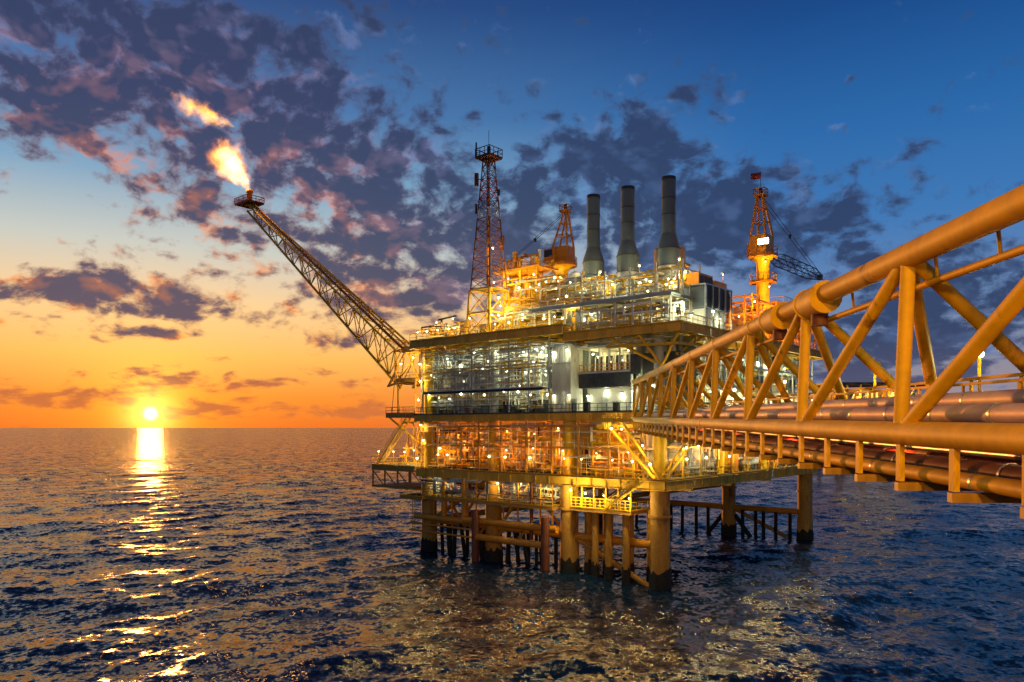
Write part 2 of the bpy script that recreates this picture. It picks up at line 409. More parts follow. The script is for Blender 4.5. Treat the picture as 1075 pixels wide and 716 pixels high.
# ------------------------------------------------------------------ lamps: pole or bracket, head, glowing bulb and its light
_lm = {}
def lamp_meshes():
    h = MB().box((0, 0, .14), (.5, .3, .14)).tube((0, 0, .0), (0, 0, .1), .16, 8)
    _lm['head'] = h.mesh('lamp_head', M['grey'])
    for k in LC:
        b = MB().lathe((0, 0, -.18), [(.04, -.16), (.15, -.11), (.2, 0), (.15, .11), (.08, .17)], 8)
        _lm['bulb_'+k] = b.mesh('bulb', GB[k])
    for h_ in (1.2, 2.4, 3.6):
        _lm['pole%.1f' % h_] = MB().tube((0, 0, 0), (0, 0, h_), .05, 6).mesh('pole', M['yellow'])
    _lm['hanger'] = MB().bar((0, 0, .2), (0, 0, .7), .05, .05).mesh('hanger', M['grey'])
lamp_meshes()
_ld = {}
NLAMP = 0; LK = 3.4; jit = random.Random(77)
def lamp(p, colr, watts, text, group, pole=0.0, fr=PF, light=True, name='deck_lamp'):
    """p is the lamp head; with pole > 0 it stands on a pole that reaches down by that much"""
    global NLAMP; NLAMP += 1
    j = jit.uniform
    if fr is PF: p = (p[0]+j(-.35, .35)*(pole == 0), p[1]+j(-.7, .7), p[2]+j(-.5, .4)*(pole == 0)); watts *= LK*j(.6, 1.4)*(1.0 if colr == 'orange' else 1.4)
    bs = j(.4, .85); watts = round(watts/20)*20+20
    base = (p[0], p[1], p[2]-pole) if pole else (p[0], p[1], p[2])
    t = thing(name, None, 'lamp', base, fr); reg(t, text, 'lamp', group)
    if pole: put(_lm['pole%.1f' % pole], 'pole', t, base)
    else: put(_lm['hanger'], 'hanger', t, p)
    put(_lm['head'], 'lamp_head', t, p, j(0, 3.1)); put(_lm['bulb_'+colr], 'bulb', t, p, 0, (bs, bs, bs))
    if light:
        key = (colr, round(watts))
        if key not in _ld:
            L = bpy.data.lights.new('lamp_light', 'POINT'); L.energy = watts; L.color = LC[colr]; L.shadow_soft_size = .12; _ld[key] = L
        o = bpy.data.objects.new('lamp_light', _ld[key]); col.objects.link(o); o.parent = t
        o.location = Vector(p)-Vector(base)+Vector((0, 0, -.55))
    return t
# ================================================================== the bridge
BZ = -.455; BH = 4.7; BW = 5.0; PAN = 8.4
JY = [20.3+PAN*k for k in range(-5, 10)]
Y0, Y1, Y1R = JY[0], 99.0, 94.5
br = thing('truss_bridge', 'yellow tubular steel truss bridge crossing from the right edge to the oil platform', 'bridge', (0, 20, BZ), BF)
TC = Vector((.18, 0, BZ+BH))
def segs(a, b): return [y for y in JY if a < y < b]
cuts = [Y0]+JY[1:]+[Y1]
for y0, y1 in zip(cuts[:-1], cuts[1:]):
    MB().tube((0, y0, BZ), (0, y1-.004, BZ), .31, 20).build('bottom_chord', M['bridge'], br)
    MB().tube((TC.x, y0, TC.z), (TC.x, min(y1, 97.5)-.004, TC.z), .33, 20).build('top_chord', M['bridge'], br)
    MB().tube((BW, y0, BZ), (BW, min(y1, Y1R)-.004, BZ), .28, 14).build('bottom_chord', M['bridge'], br)
for k, y in enumerate(JY):
    if y > 20.5: MB().tube((TC.x, y-.7, TC.z), (TC.x, y+.7, TC.z), .365, 20).build('joint_can', M['bridge'], br)
    MB().tube((TC.x, y, TC.z), (0, y, BZ), .19, 14).build('vertical', M['bridge'], br)
    MB().tube((TC.x, y, TC.z), (BW, y, BZ), .19, 12).build('rear_strut', M['bridge'], br)
    if k+1 < len(JY):
        MB().tube((TC.x, y, TC.z), (0, JY[k+1], BZ), .19, 14).build('diagonal', M['bridge'], br)
        MB().tube((TC.x, y, TC.z), (BW, min(JY[k+1], Y1R), BZ), .19, 12).build('rear_strut', M['bridge'], br)
# fat sleeves on the top chord
for y in (27.6, 32.6):
    c = MB().tube((TC.x, y-.9, TC.z-.1), (TC.x, y+.9, TC.z-.1), .53, 20).build('chord_sleeve', M['bridge'], br)
    for e in (-.9, .9): MB().tube((TC.x, y+e-.05, TC.z-.1), (TC.x, y+e+.05, TC.z-.1), .57, 20).build('flange', M['bridge'], c)
    MB().tube((TC.x+.1, y, TC.z-1.0), (TC.x+.1, y, TC.z-.5), .3, 12).build('spigot', M['rust'], c)
# conduit along the top chord, with stub brackets
sx, sz = TC.x+.42, TC.z-.78
for y0, y1 in zip(cuts[:-1], cuts[1:]):
    MB().tube((sx, y0, sz), (sx, min(y1, 96)-.004, sz), .1, 10).build('conduit', M['bridge'], br)
y = -14.0
while y < 95:
    MB().tube((sx, y, sz), (sx-.06, y, TC.z-.2), .045, 6).build('bracket', M['bridge'], br); y += 2.8
# floor beams, hung pipe frames
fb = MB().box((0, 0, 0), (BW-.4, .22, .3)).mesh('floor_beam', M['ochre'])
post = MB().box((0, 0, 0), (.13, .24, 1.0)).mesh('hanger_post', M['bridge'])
ubeam = MB().box((0, 0, 0), (BW+.2, .22, .22)).mesh('hanger_beam', M['ochre'])
y = 20.3-2.8*9; n = 0
while y < 97:
    if y < 93: put(fb, 'floor_beam', br, (BW/2, y, BZ))
    if n % 1 == 0:
        put(post, 'hanger_post', br, (.0, y, BZ-.78))
        if y < 93:
            put(ubeam, 'hanger_beam', br, (BW/2, y, BZ-1.42)); put(post, 'hanger_post', br, (BW, y, BZ-.76))
    y += 2.8; n += 1
# walkway grating and handrails
wy = Y0
while wy < 93:
    MB().bb(3.0, 4.75, wy, wy+2.76, BZ+.17, BZ+.24).build('walkway_panel', M['grating'], br); wy += 2.8
MB().rail([(4.78, Y0, BZ+.24), (4.78, 93.5, BZ+.24)], 1.45, 2.8, .05, 6, (.55,)).build('handrail', M['bridge'], br)
MB().rail([(3.0, Y0, BZ+.24), (3.0, 93.0, BZ+.24)], 1.15, 2.8, .04, 6, (.55,)).build('handrail', M['bridge'], br)
# pipes carried by the bridge
def bridge_pipe(x, z, r, mat, text, y0=Y0, y1=95.0, band=2.8, name='process_pipe', droop=0):
    t = thing(name, text, 'pipe', (x, y0, z), BF, 'pipes carried across the bridge')
    y = y0
    while y < y1-.5:
        e = min(y+band, y1); MB().tube((x, y, z), (x, e-.03, z), r, 18).build('pipe_section', mat, t)
        MB().tube((x, e-.06, z), (x, e+.03, z), r*1.06, 18).build('band', M['galv'], t); y = e
    return t
bridge_pipe(.95, BZ+.50, .235, M['clad'], 'pinkish clad pipe lying lowest behind the front bottom chord of the bridge')
bridge_pipe(1.75, BZ+.86, .225, M['clad'], 'upper pinkish clad pipe between the walkway and the lower pipe of the bridge')
bridge_pipe(2.4, BZ+.50, .16, M['galv'], 'thin bare metal pipe along the bridge walkway', band=5.6)
bridge_pipe(.5, BZ-1.07, .19, M['bridge'], 'yellow pipe hung under the bridge nearest its front edge', band=5.6)
bridge_pipe(1.25, BZ-0.94, .30, M['rust'], 'thick dark red pipe hung under the bridge', band=5.6)
bridge_pipe(2.2, BZ-1.02, .22, M['orange'], 'middling orange pipe hung under the middle of the bridge', band=5.6)
bridge_pipe(3.2, BZ-0.98, .26, M['red'], 'red pipe hung under the walkway of the bridge', band=5.6)
bridge_pipe(4.2, BZ-1.06, .17, M['galv'], 'grey pipe hung under the far side of the bridge', band=5.6)
bridge_pipe(1.6, BZ-.48, .10, M['galv'], 'thin conduit hung high under the front half of the bridge', band=5.6)
bridge_pipe(2.9, BZ-.48, .12, M['orange'], 'slim orange pipe hung high under the bridge deck', band=5.6)
# valve wheels and clips under the bridge
for y in (17.0, 25.5, 34.0):
    t = thing('valve', None, 'valve', (3.2, y, BZ-.72), BF); reg(t, 'orange valve on the red pipe under the bridge', 'valve', 'valves under the bridge')
    MB().tube((3.2, y-.35, BZ-.98), (3.2, y+.35, BZ-.98), .36, 12).build('body', M['orange'], t)
    MB().tube((3.2, y, BZ-.72), (3.2, y, BZ-.42), .07, 8).build('stem', M['orange'], t)
    MB().tube((3.2, y, BZ-.43), (3.2, y, BZ-.37), .3, 14).build('hand_wheel', M['red'], t)
# lamps along the walkway
for k, y in enumerate((25.8, 34.3, 48.0, 62.0, 76.0, 90.0)):
    lamp((4.9, y, BZ+2.64), 'yellow', 260, 'lamp on a short yellow post along the bridge walkway', 'bridge walkway lamps', 2.4, BF, name='walkway_lamp')
for k, y in enumerate((13.0, 26.0, 39.0, 52.0, 65.0, 78.0)):
    lamp((2.6, y+1.2, BZ-.30), 'orange', 200, 'orange lamp under the deck of the bridge', 'lamps under the bridge', 0, BF, name='under_deck_lamp')

# near landing of the bridge (behind the photographer's right hand), with unseen flood lights added to light the truss and platform front
ld = thing('landing_platform', 'steel landing platform at the near end of the bridge, beyond the right edge', 'platform', (0, -24, -2.0), BF)
MB().bb(-16, 7, -36, -22.2, -2.4, -2.1).build('deck_plate', M['grating'], ld)
for x in (-16, -4.5, 7): MB().tube((x, -29, -20), (x, -29, -2.4), .7, 16).build('leg', M['yellow'], ld)
MB().ibeam((-16, -22.2, -2.9), (7, -22.2, -2.9), .4, 1.0).build('girder', M['ochre'], ld)
MB().rail([(-16, -22.4, -2.1), (7, -22.4, -2.1)], 1.1, 1.6, .04).build('handrail', M['bridge'], ld)
def flood(x, y, z0, h, watts, text, aim, ang=60, colr='sodium'):
    t = thing('flood_light', text, 'flood light', (x, y, z0), BF, 'unseen flood lights added on the near landing')
    MB().tube((x, y, z0), (x, y, z0+h), .1, 10).build('mast', M['yellow'], t)
    MB().box((x, y, z0+h+.25), (.9, .35, .6)).build('lamp_head', M['grey'], t)
    MB().box((x, y+.2, z0+h+.25), (.8, .03, .5)).build('lens', GB[colr], t)
    L = bpy.data.lights.new('flood_lamp', 'SPOT'); L.energy = watts; L.color = LC[colr]; L.spot_size = R(ang); L.spot_blend = .7; L.shadow_soft_size = .3
    o = bpy.data.objects.new('flood_lamp', L); col.objects.link(o); o.parent = t
    o.location = Vector((0, .35, h+.25)); dv = Vector(aim)-Vector((x, y, z0+h)); o.rotation_euler = dv.to_track_quat('-Z', 'Y').to_euler()
flood(-14, -23, -2.1, 9.0, 13000, 'tall unseen flood light added on the left corner of the near landing', (2, 30, 2), 75)
flood(-3.5, -23, -2.1, 4.0, 8500, 'short unseen flood light added in the middle of the near landing', (1, 45, 0), 45)

flood(-9.0, -23, -2.1, 14.0, 50000, 'tallest unseen flood light added on the near landing, aimed at the platform', (14, 110, 2), 42)
flood(-15.5, -23, -2.1, 11.0, 18000, 'second tall unseen flood light added on the near landing, aimed at the far jacket', (2, 100, -6), 34)
# ================================================================== jacket: legs in the sea, braces, conductors
LA = [0.0, 14.33, 28.67, 43.0]; LB = [0.0, 50.4]
grw = random.Random(9)
def growth(b, a, r, top, n=28):
    """lumpy marine growth with a ragged upper edge"""
    m = MB().lathe((b, a, 0), [(r+.02, -6), (r+.03, -1.5), (r+.06, -.6), (r+.06, .1), (r+.05, .7), (r+.03, 1.3), (r, top)], n)
    k = 7*n
    for i in range(k):
        x, y, z = m.v[i]; row = i//n; f = 1+grw.uniform(-.02, .05)*(row not in (0, 6))
        m.v[i] = (b+(x-b)*f, a+(y-a)*f, z+(grw.uniform(-.55, .45) if row == 6 else 0))
    m.f = m.f[:6*n]; m.s = m.s[:6*n]
    return m
jk = thing('platform_jacket', 'tubular steel jacket legs and braces standing in the sea under the platform', 'jacket', (25, 21, 0))
for b in LB:
    for a in LA:
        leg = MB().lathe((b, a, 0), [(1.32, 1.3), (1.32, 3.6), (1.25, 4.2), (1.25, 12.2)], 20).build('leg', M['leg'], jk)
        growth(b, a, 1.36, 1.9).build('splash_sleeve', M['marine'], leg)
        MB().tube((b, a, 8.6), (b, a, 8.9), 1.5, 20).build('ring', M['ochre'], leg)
for b in LB:
    for a0, a1 in zip(LA[:-1], LA[1:]):
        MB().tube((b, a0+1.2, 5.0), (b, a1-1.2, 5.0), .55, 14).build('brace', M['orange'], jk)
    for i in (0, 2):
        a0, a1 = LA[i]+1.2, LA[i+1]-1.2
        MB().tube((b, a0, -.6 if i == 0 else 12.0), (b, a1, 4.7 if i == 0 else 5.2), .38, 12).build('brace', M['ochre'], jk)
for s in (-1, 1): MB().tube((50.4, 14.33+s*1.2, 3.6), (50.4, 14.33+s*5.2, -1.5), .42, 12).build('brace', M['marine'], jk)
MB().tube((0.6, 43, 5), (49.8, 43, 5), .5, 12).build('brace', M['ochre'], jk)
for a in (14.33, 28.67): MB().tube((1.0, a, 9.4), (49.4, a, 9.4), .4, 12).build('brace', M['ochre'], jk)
# boat fender tubes outside the front row
for (a0, a1, z, b, r) in ((16.5, 30.2, 3.6, -2.6, .5), (15.0, 33.0, 5.9, -1.9, .5), (30.2, 44.5, 5.6, -1.7, .45)):
    MB().tube((b, a0, z), (b, a1, z), r, 14).build('fender_tube', M['orange'], jk)
random.seed(3)
for a in (17.5, 22.0, 26.0, 29.8): MB().tube((-2.6, a, 3.6), (-.1, a+.2, 5.0), .22, 8).build('fender_arm', M['ochre'], jk)
for a in (16.6, 30.0): MB().tube((-2.6, a, 7.6), (-2.6, a, -3), .62, 12).build('fender_pile', M['rust'], jk)
for i, a in enumerate((19.5, 20.9, 22.4, 24.4, 26.6, 31.4, 33.4, 35.2, 37.0, 39.0, 41.1, 44.3)):
    MB().tube((random.uniform(-.6, 1.6), a, 4.9), (random.uniform(-.6, 1.6), a, -4), random.uniform(.24, .38), 10).build('pile', M['marine'], jk)
for a in (9.0, 18.5, 21.0, 24.0, 26.5, 31.0, 34.5, 2.6, 5.2, 7.5, 11.5): MB().tube((50.2, a, 4.7), (50.2, a, -4), .33, 10).build('pile', M['marine'], jk)
for a in (16.4, 18.6, 22.8, 25.6, 31.2, 33.0, 36.4, 40.6): MB().tube((-1.2, a, 5.4), (-1.2, a, 12.15), .13, 8).build('post', M['orange'], jk)
for a0, a1, z0, z1 in ((15.6, 21.5, 5.4, 12.0), (27.4, 21.5, 5.4, 12.0), (29.9, 35.8, 12.0, 5.4), (41.8, 35.8, 12.0, 5.4)): MB().tube((.2, a0, z0), (.2, a1, z1), .24, 10).build('brace', M['leg'], jk)
for a in (16.2, 18.2, 23.4, 25.5, 27.3, 32.4, 36.1, 40.0): MB().tube((1.9, a, 4.9), (1.9, a, -4), .3, 10).build('pile', M['marine'], jk)
for z in (3.2, 4.4): MB().tube((-1.6, 31.0, z), (-1.6, 46.0, z), .16, 8).build('fender_tube', M['orange'], jk)
# conductors between the two front right legs
for i, (a, b) in enumerate(((11.3, .2), (9.3, -1.0), (8.2, .8), (7.2, -.9), (4.3, -1.2), (9.9, 2.6), (6.2, 2.8), (2.8, 2.4))):
    cd = MB().lathe((b, a, 0), [(.5, 1.6), (.5, 9.2)], 14).build('conductor', M['leg'], jk)
    growth(b, a, .53, 1.7).build('splash_sleeve', M['marine'], cd)
for (a, z0) in ((33.5, 8), (38.0, 8)): MB().tube((-1.4, a, 5.8), (-1.4, a, 12.2), .5, 12).build('riser', M['orange'], jk)
MB().pipe([(-1.5, 20.0, 4.0), (-1.5, 20.0, 7.4), (-1.5, 20, 12.2)], .28, 10).build('riser', M['rust'], jk)

# walkway around the jacket at z = 9, with rails
def platform_plate(name, label, x0, x1, y0, y1, z, rails='xXyY', mat='grating', girder=.5, gmat='ochre', rmat='yellow', group=None, th=.12, cat='walkway'):
    t = thing(name, label, cat, ((x0+x1)/2, (y0+y1)/2, z), PF, group)
    MB().bb(x0+.02, x1-.02, y0+.02, y1-.02, z-th, z).build('deck_plate', M[mat], t)
    E = dict(x=((x0, y0), (x0, y1)), X=((x1, y0), (x1, y1)), y=((x0, y0), (x1, y0)), Y=((x0, y1), (x1, y1)))
    for k, (p, q) in E.items():
        MB().ibeam((p[0], p[1], z-girder/2-.01), (q[0], q[1], z-girder/2-.01), .22, girder, .04).build('edge_beam', M[gmat], t)
        if k in rails: MB().rail([(p[0], p[1], z), (q[0], q[1], z)], 1.1, 1.5, .035).build('handrail', M[rmat], t, 'stuff')
    return t
platform_plate('walkway', 'narrow railed walkway low between the front jacket legs', -2.0, -.2, 15.8, 42.0, 9.0, 'xX')
platform_plate('walkway', 'railed walkway wrapped round the left front jacket leg', -2.4, 2.2, 42.1, 47.5, 8.8, 'xyY')
platform_plate('walkway', 'railed landing above the conductors between the two front right legs', -2.2, 3.4, 3.0, 12.4, 9.3, 'y', rmat='yellow')
MB().rail([(-2.2, 3.0, 9.3), (-2.2, 12.4, 9.3)], 1.3, .8, .07, 6, (.35, .68)).build('handrail', M['yellow'], bpy.data.objects['walkway.002'])
for y in (3.0, 4.9, 6.8, 8.7, 10.6, 12.4): MB().bar((-2.2, y, 9.3), (-2.2, y, 12.1), .16, .16).build('hanger', M['yellow'], bpy.data.objects['walkway.002'])
# ladders down the left front leg
def ladder(name, label, x, y, z0, z1, along='y', mat='yellow', w=.6, group='ladders'):
    t = thing(name, label, 'ladder', (x, y, z0), PF)
    d = (0, w/2) if along == 'y' else (w/2, 0)
    for s in (-1, 1): MB().bar((x+s*d[0], y+s*d[1], z0), (x+s*d[0], y+s*d[1], z1), .07, .07).build('stringer', M[mat], t)
    m = MB(); z = z0+.3
    while z < z1: m.bar((x-d[0], y-d[1], z), (x+d[0], y+d[1], z), .035, .035); z += .33
    m.build('rung', M[mat], t, 'stuff')
    return t
ladder('ladder', 'yellow ladder beside the left front jacket leg', -1.6, 45.0, 2.5, 8.8)
def stair(name, label, p0, p1, w, mat='yellow', group=None, step=.22):
    """flight of stairs from p0 up to p1: two stringers, treads, rails"""
    p0, p1 = Vector(p0), Vector(p1); t = thing(name, label, 'stairs', tuple(p0), PF, group)
    h = (p1-p0); hz = Vector((h.x, h.y, 0)).normalized(); sd = Vector((-hz.y, hz.x, 0))*(w/2)
    for s in (-1, 1):
        MB().bar(p0+sd*s, p1+sd*s, .07, .28).build('stringer', M[mat], t)
        m = MB(); n = max(3, int(h.length/1.4))
        for i in range(n+1): q = p0.lerp(p1, i/n)+sd*s; m.bar(q, q+Vector((0, 0, 1.05)), .05, .05)
        m.bar(p0+sd*s+Vector((0, 0, 1.05)), p1+sd*s+Vector((0, 0, 1.05)), .06, .06); m.bar(p0+sd*s+Vector((0, 0, .55)), p1+sd*s+Vector((0, 0, .55)), .04, .04)
        m.build('handrail', M[mat], t)
    n = int(abs(h.z)/step); rz = math.atan2(hz.y, hz.x)
    me = MB().box((0, 0, 0), (.26, w-.1, .04)).mesh('tread', M['grating'])
    for i in range(n): put(me, 'tread', t, tuple(p0.lerp(p1, (i+.5)/n)), rz)
    return t
stair('stairs', 'yellow stairs climbing from the conductor landing to the lower deck', (-2.6, 6.6, 9.3), (-2.6, 1.2, 13.2), 1.0)
stair('stairs', 'lit stairs rising from the left overhanging deck to the main deck', (-.5, 55.0, 13.6), (-.5, 47.6, 21.6), 1.1)
# ================================================================== decks
ZL, ZM, ZU, ZV = 13.4, 22.1, 33.0, 34.2
def girder(p0, p1, w, h, mat, parent, stiff=1.8, name='girder'):
    p0, p1 = Vector(p0), Vector(p1); m = MB().ibeam(p0, p1, w, h, .07)
    L = (p1-p0).length; k = int(L/stiff); dd = (p1-p0).normalized()
    for i in range(1, k):
        q = p0.lerp(p1, i/k); m.bar(q-Vector((0, 0, h/2-.08)), q+Vector((0, 0, h/2-.08)), w*.82 if abs(dd.x) > .5 else .05, .05 if abs(dd.x) > .5 else w*.82)
    return m.build(name, mat, parent)
def deck(label, x0, x1, y0, y1, z, h, xs, ys, rails='xXyY', gm='girder', rm='yellow', bx=3.6, bh=.5, plate='grating'):
    t = thing('platform_deck', label, 'deck', ((x0+x1)/2, (y0+y1)/2, z))
    YS = [y0]+ys+[y1]; XS = [x0]+xs+[x1]
    for a, b in zip(YS[:-1], YS[1:]):
        for c, d in zip(XS[:-1], XS[1:]):
            MB().bb(c+.01, d-.01, a+.01, b-.01, z-.1, z).build('deck_panel', M[plate], t)
    for x in (x0, x1):
        for a, b in zip(YS[:-1], YS[1:]): girder((x, a+.02, z-.11-h/2), (x, b-.02, z-.11-h/2), .42, h, M[gm], t)
    for y in (y0, y1):
        for c, d in zip(XS[:-1], XS[1:]): girder((c+.25, y, z-.11-h/2), (d-.25, y, z-.11-h/2), .42, h, M[gm], t)
    y = y0+bx
    while y < y1-1: MB().ibeam((x0+.25, y, z-.12-bh/2), (x1-.25, y, z-.12-bh/2), .25, bh, .05).build('cross_beam', M[gm], t); y += bx
    for x in xs: MB().ibeam((x, y0+.25, z-.7-h/2), (x, y1-.25, z-.7-h/2), .35, h*.8, .06).build('long_beam', M[gm], t)
    E = dict(x=((x0, y0), (x0, y1)), X=((x1, y0), (x1, y1)), y=((x0, y0), (x1, y0)), Y=((x0, y1), (x1, y1)))
    for k in rails:
        p, q = E[k]; MB().rail([(p[0], p[1], z), (q[0], q[1], z)], 1.15, 1.5, .04).build('handrail', M[rm], t, 'stuff')
    return t
deck('lowest deck of the platform, brown girders edged with yellow rails', -1.5, 52.5, -1.6, 44.6, ZL, 1.25, [6.0, 18.0, 32.0], [7.2, 14.33, 21.5, 28.67, 36.0], 'xy')
deck('main deck of the platform at the height of the bridge', -1.5, 52.5, -2.0, 45.0, ZM, 1.0, [6.0, 18.0, 32.0], [7.2, 14.33, 21.5, 28.67, 36.0], 'xy', rm='dark')
deck('right half of the top deck, carrying the three stacks', -2.0, 50.0, -4.0, 13.95, ZU, 1.05, [6.0, 17.0, 32.0], [2.0, 8.0], 'xy', rm='yellow')
deck('left half of the top deck, carrying the lattice mast', -2.0, 50.0, 14.05, 45.5, ZV, 1.15, [6.0, 17.0, 32.0], [21.5, 28.67, 36.0], 'xY', rm='yellow')
# overhanging side decks at the left
t = platform_plate('side_deck', 'low railed deck overhanging the sea at the far left of the platform', -1.5, 7.0, 44.9, 56.0, ZL+.2, 'xXY', girder=.9, rmat='yellow', cat='deck')
for y in (46, 49.3, 52.6, 55.8):
    for x in (-1.4, 6.9): MB().bar((x, y, 9.9), (x, y, 12.7), .2, .2).build('post', M['ochre'], t)
for x in (-1.4, 6.9):
    MB().bar((x, 45, 9.9), (x, 56, 9.9), .25, .3).build('lower_beam', M['ochre'], t)
    for i in range(3): MB().bar((x, 46+3.3*i, 9.9), (x, 49.3+3.3*i, 12.7), .14, .14).build('bracing', M['ochre'], t)
for y in (45.2, 55.9): MB().bar((-1.4, y, 9.9), (6.9, y, 9.9), .25, .3).build('lower_beam', M['ochre'], t)
MB().bb(-1.3, 6.8, 45.2, 55.8, 10.05, 10.12).build('lower_grating', M['grating'], t)
t = platform_plate('side_deck', 'small railed balcony on the left end of the main deck, under the flare boom', -1.0, 6.5, 45.3, 52.8, ZM+.3, 'xXY', girder=.7, rmat='ochre', cat='deck')
for x in (-.8, 6.2): MB().tube((x, 52, 21.7), (x, 45.2, 17.8), .16, 8).build('brace', M['yellow'], t)
t = platform_plate('side_deck', 'small service landing halfway down the flare boom foot', -.6, 5.5, 45.7, 50.5, 28.2, 'xY', girder=.5, rmat='ochre', cat='deck')
for x in (-.4, 5.3):
    for y in (45.9, 50.3): MB().bar((x, y, 22.5), (x, y, 27.9), .2, .2).build('post', M['ochre'], t)
# ------------------------------------------------------------------ columns and braces of the topsides
fr_ = thing('topside_frame', 'yellow tubular columns and braces carrying the decks of the platform', 'frame', (25, 21, 12.2))
for b in LB:
    for a in LA:
        MB().tube((b, a, 12.25), (b, a, 21.0), .85, 18).build('column', M['yellow'], fr_)
        MB().tube((b, a, 22.12), (b, a, 31.7 if a < 14.2 else 32.9), .8, 18).build('column', M['yellow' if a > 40 else 'grey'], fr_)
for b in (17.0, 33.0):
    for a in (0.0, 43.0):
        MB().tube((b, a, 13.42), (b, a, 21.0), .6, 14).build('column', M['yellow'], fr_)
        MB().tube((b, a, 22.12), (b, a, 31.8), .55, 14).build('column', M['grey'], fr_)
# the V of trussed struts at the near corner, under the bridge landing, and the one under the top deck
def truss_strut(p0, p1, w, r, mat, parent, off):
    p0, p1 = Vector(p0), Vector(p1); off = Vector(off)
    MB().tube(p0, p1, r, 10).build('strut', mat, parent); MB().tube(p0+off*w, p1+off*w, r, 10).build('strut', mat, parent)
    n = int((p1-p0).length/w/1.1)
    for i in range(n):
        a = p0.lerp(p1, i/n); b = p0.lerp(p1, (i+1)/n)+off*w
        if i % 2: a, b = a+off*w, b-off*w
        MB().tube(a, b, r*.5, 6).build('lacing', mat, parent)
vs = thing('bridge_support', 'pair of laced yellow struts in a V holding the bridge landing above the near leg', 'strut frame', (-1.2, -1.2, ZL))
truss_strut((-2.0, -.4, ZL+.2), (-2.0, 7.6, 21.4), 1.0, .2, M['yellow'], vs, (.75, .66, 0))
truss_strut((-1.6, -1.8, ZL+.2), (7.5, -2.6, 20.8), 1.0, .2, M['yellow'], vs, (.3, .95, 0))
truss_strut((-2.3, -1.3, ZL+.2), (-3.6, 3.4, 20.8), .8, .16, M['yellow'], vs, (.75, .66, 0))
for p in ((-3.4, 1.0, 18.2), (-3.2, 4.6, 19.6), (1.5, -3.0, 18.0), (-2.8, -.6, 15.6)): lamp(p, 'yellow', 90, 'lamp among the laced struts under the bridge landing', 'lamps at the bridge landing')
bl = thing('bridge_landing', 'yellow beam frame on which the far end of the bridge rests', 'landing', (-2.5, 3.0, 20.6))
for (p, q) in (((-1.8, 8.5, 21.0), (-5.0, 1.0, 20.9)), ((-5.0, 1.0, 20.9), (-1.0, -4.2, 20.7)), ((-1.8, 8.5, 20.2), (-1.7, -3.6, 20.2)), ((-3.4, 4.6, 20.6), (-1.6, 4.6, 20.6))):
    MB().ibeam(p, q, .4, .5, .06).build('beam', M['yellow'], bl)
for i in range(9): MB().bar((-1.9-.25*i, 7.6-.5*i, 19.9), (-2.3-.25*i, 7.2-.5*i, 21.6), .1, .1).build('stiffener', M['yellow'], bl)
us = thing('corner_support', 'yellow struts fanning out under the near corner of the top deck', 'strut frame', (0, 0, 28))
for q in ((-1.8, -3.6, 31.7), (-1.6, 6.5, 31.7), (8.5, -3.6, 31.7), (3.0, -3.7, 31.7), (-1.7, 2.0, 31.7)):
    MB().tube((-.5 if q[0] < 0 else .6, -.6, 27.8), q, .19, 10).build('strut', M['yellow'], us)
for p, q in (((-1.9, -3.7, 30.4), (14, -3.8, 30.6)), ((-1.8, -3.6, 30.4), (-1.8, 7, 30.6)), ((-1.0, -2.8, 29.2), (8, -3.0, 29.4))):
    MB().ibeam(p, q, .2, .35, .04).build('beam', M['yellow'], us)
lattice = [((-1.8, 7, 30.6), (-1.8, 4.5, 31.8)), ((-1.8, 4.5, 30.5), (-1.8, 2, 31.8)), ((2, -3.7, 30.5), (5, -3.7, 31.8)), ((8, -3.8, 30.5), (5, -3.7, 31.8)), ((8, -3.8, 30.5), (11, -3.8, 31.8))]
for p, q in lattice: MB().tube(p, q, .1, 8).build('lacing', M['yellow'], us)

# ================================================================== process equipment
rnd = random.Random(11)
def dome(r, n=4): return [(r*math.cos(math.pi/2*i/n), r*.55*math.sin(math.pi/2*i/n)) for i in range(n+1)]
def vessel_v(x, y, z, r, h, mat, text, group):
    t = thing('vertical_vessel', None, 'vessel', (x, y, z)); reg(t, text, 'vessel', group)
    pr = [(max(.03, a), .6+r*.55-b) for a, b in reversed(dome(r))]+[(max(.03, a), h-r*.55+b) for a, b in dome(r)]
    s = MB().lathe((x, y, z), pr, 14).build('shell', mat, t)
    for q in (.35, .7): MB().tube((x, y, z+h*q), (x, y, z+h*q+.12), r*1.04, 14).build('band', M['galv'], s)
    for k in range(4):
        a = math.pi/4+k*math.pi/2; MB().bar((x+r*.8*math.cos(a), y+r*.8*math.sin(a), z), (x+r*.8*math.cos(a), y+r*.8*math.sin(a), z+1.2), .12, .12).build('leg', M['dark'], t)
    MB().pipe([(x-r*.9, y, z+h*.5), (x-r-.5, y, z+h*.5), (x-r-.5, y, z+.3)], .1, 6).build('nozzle', mat, t)
    MB().tube((x, y, z+h-.05), (x, y, z+h+.35), .16, 8).build('nozzle', mat, t)
    return t
def vessel_h(x, y, z, r, L, axis, mat, text, group):
    t = thing('horizontal_vessel', None, 'vessel', (x, y, z)); reg(t, text, 'vessel', group)
    pr = [(max(.03, a), -L/2-b) for a, b in reversed(dome(r))]+[(max(.03, a), L/2+b) for a, b in dome(r)]
    c = (x, y, z+r+.5); s = MB().lathe(c, pr, 14, axis).build('shell', mat, t)
    for q in (-.3, .3):
        d = (L*q, 0) if axis == 'x' else (0, L*q)
        MB().box((x+d[0], y+d[1], z+.3), ((.25, r*1.5, .7) if axis == 'x' else (r*1.5, .25, .7))).build('saddle', M['dark'], t)
        MB().tube((x+d[0], y+d[1], z+2*r+.45), (x+d[0], y+d[1], z+2*r+.8), .14, 8).build('nozzle', mat, s)
    return t
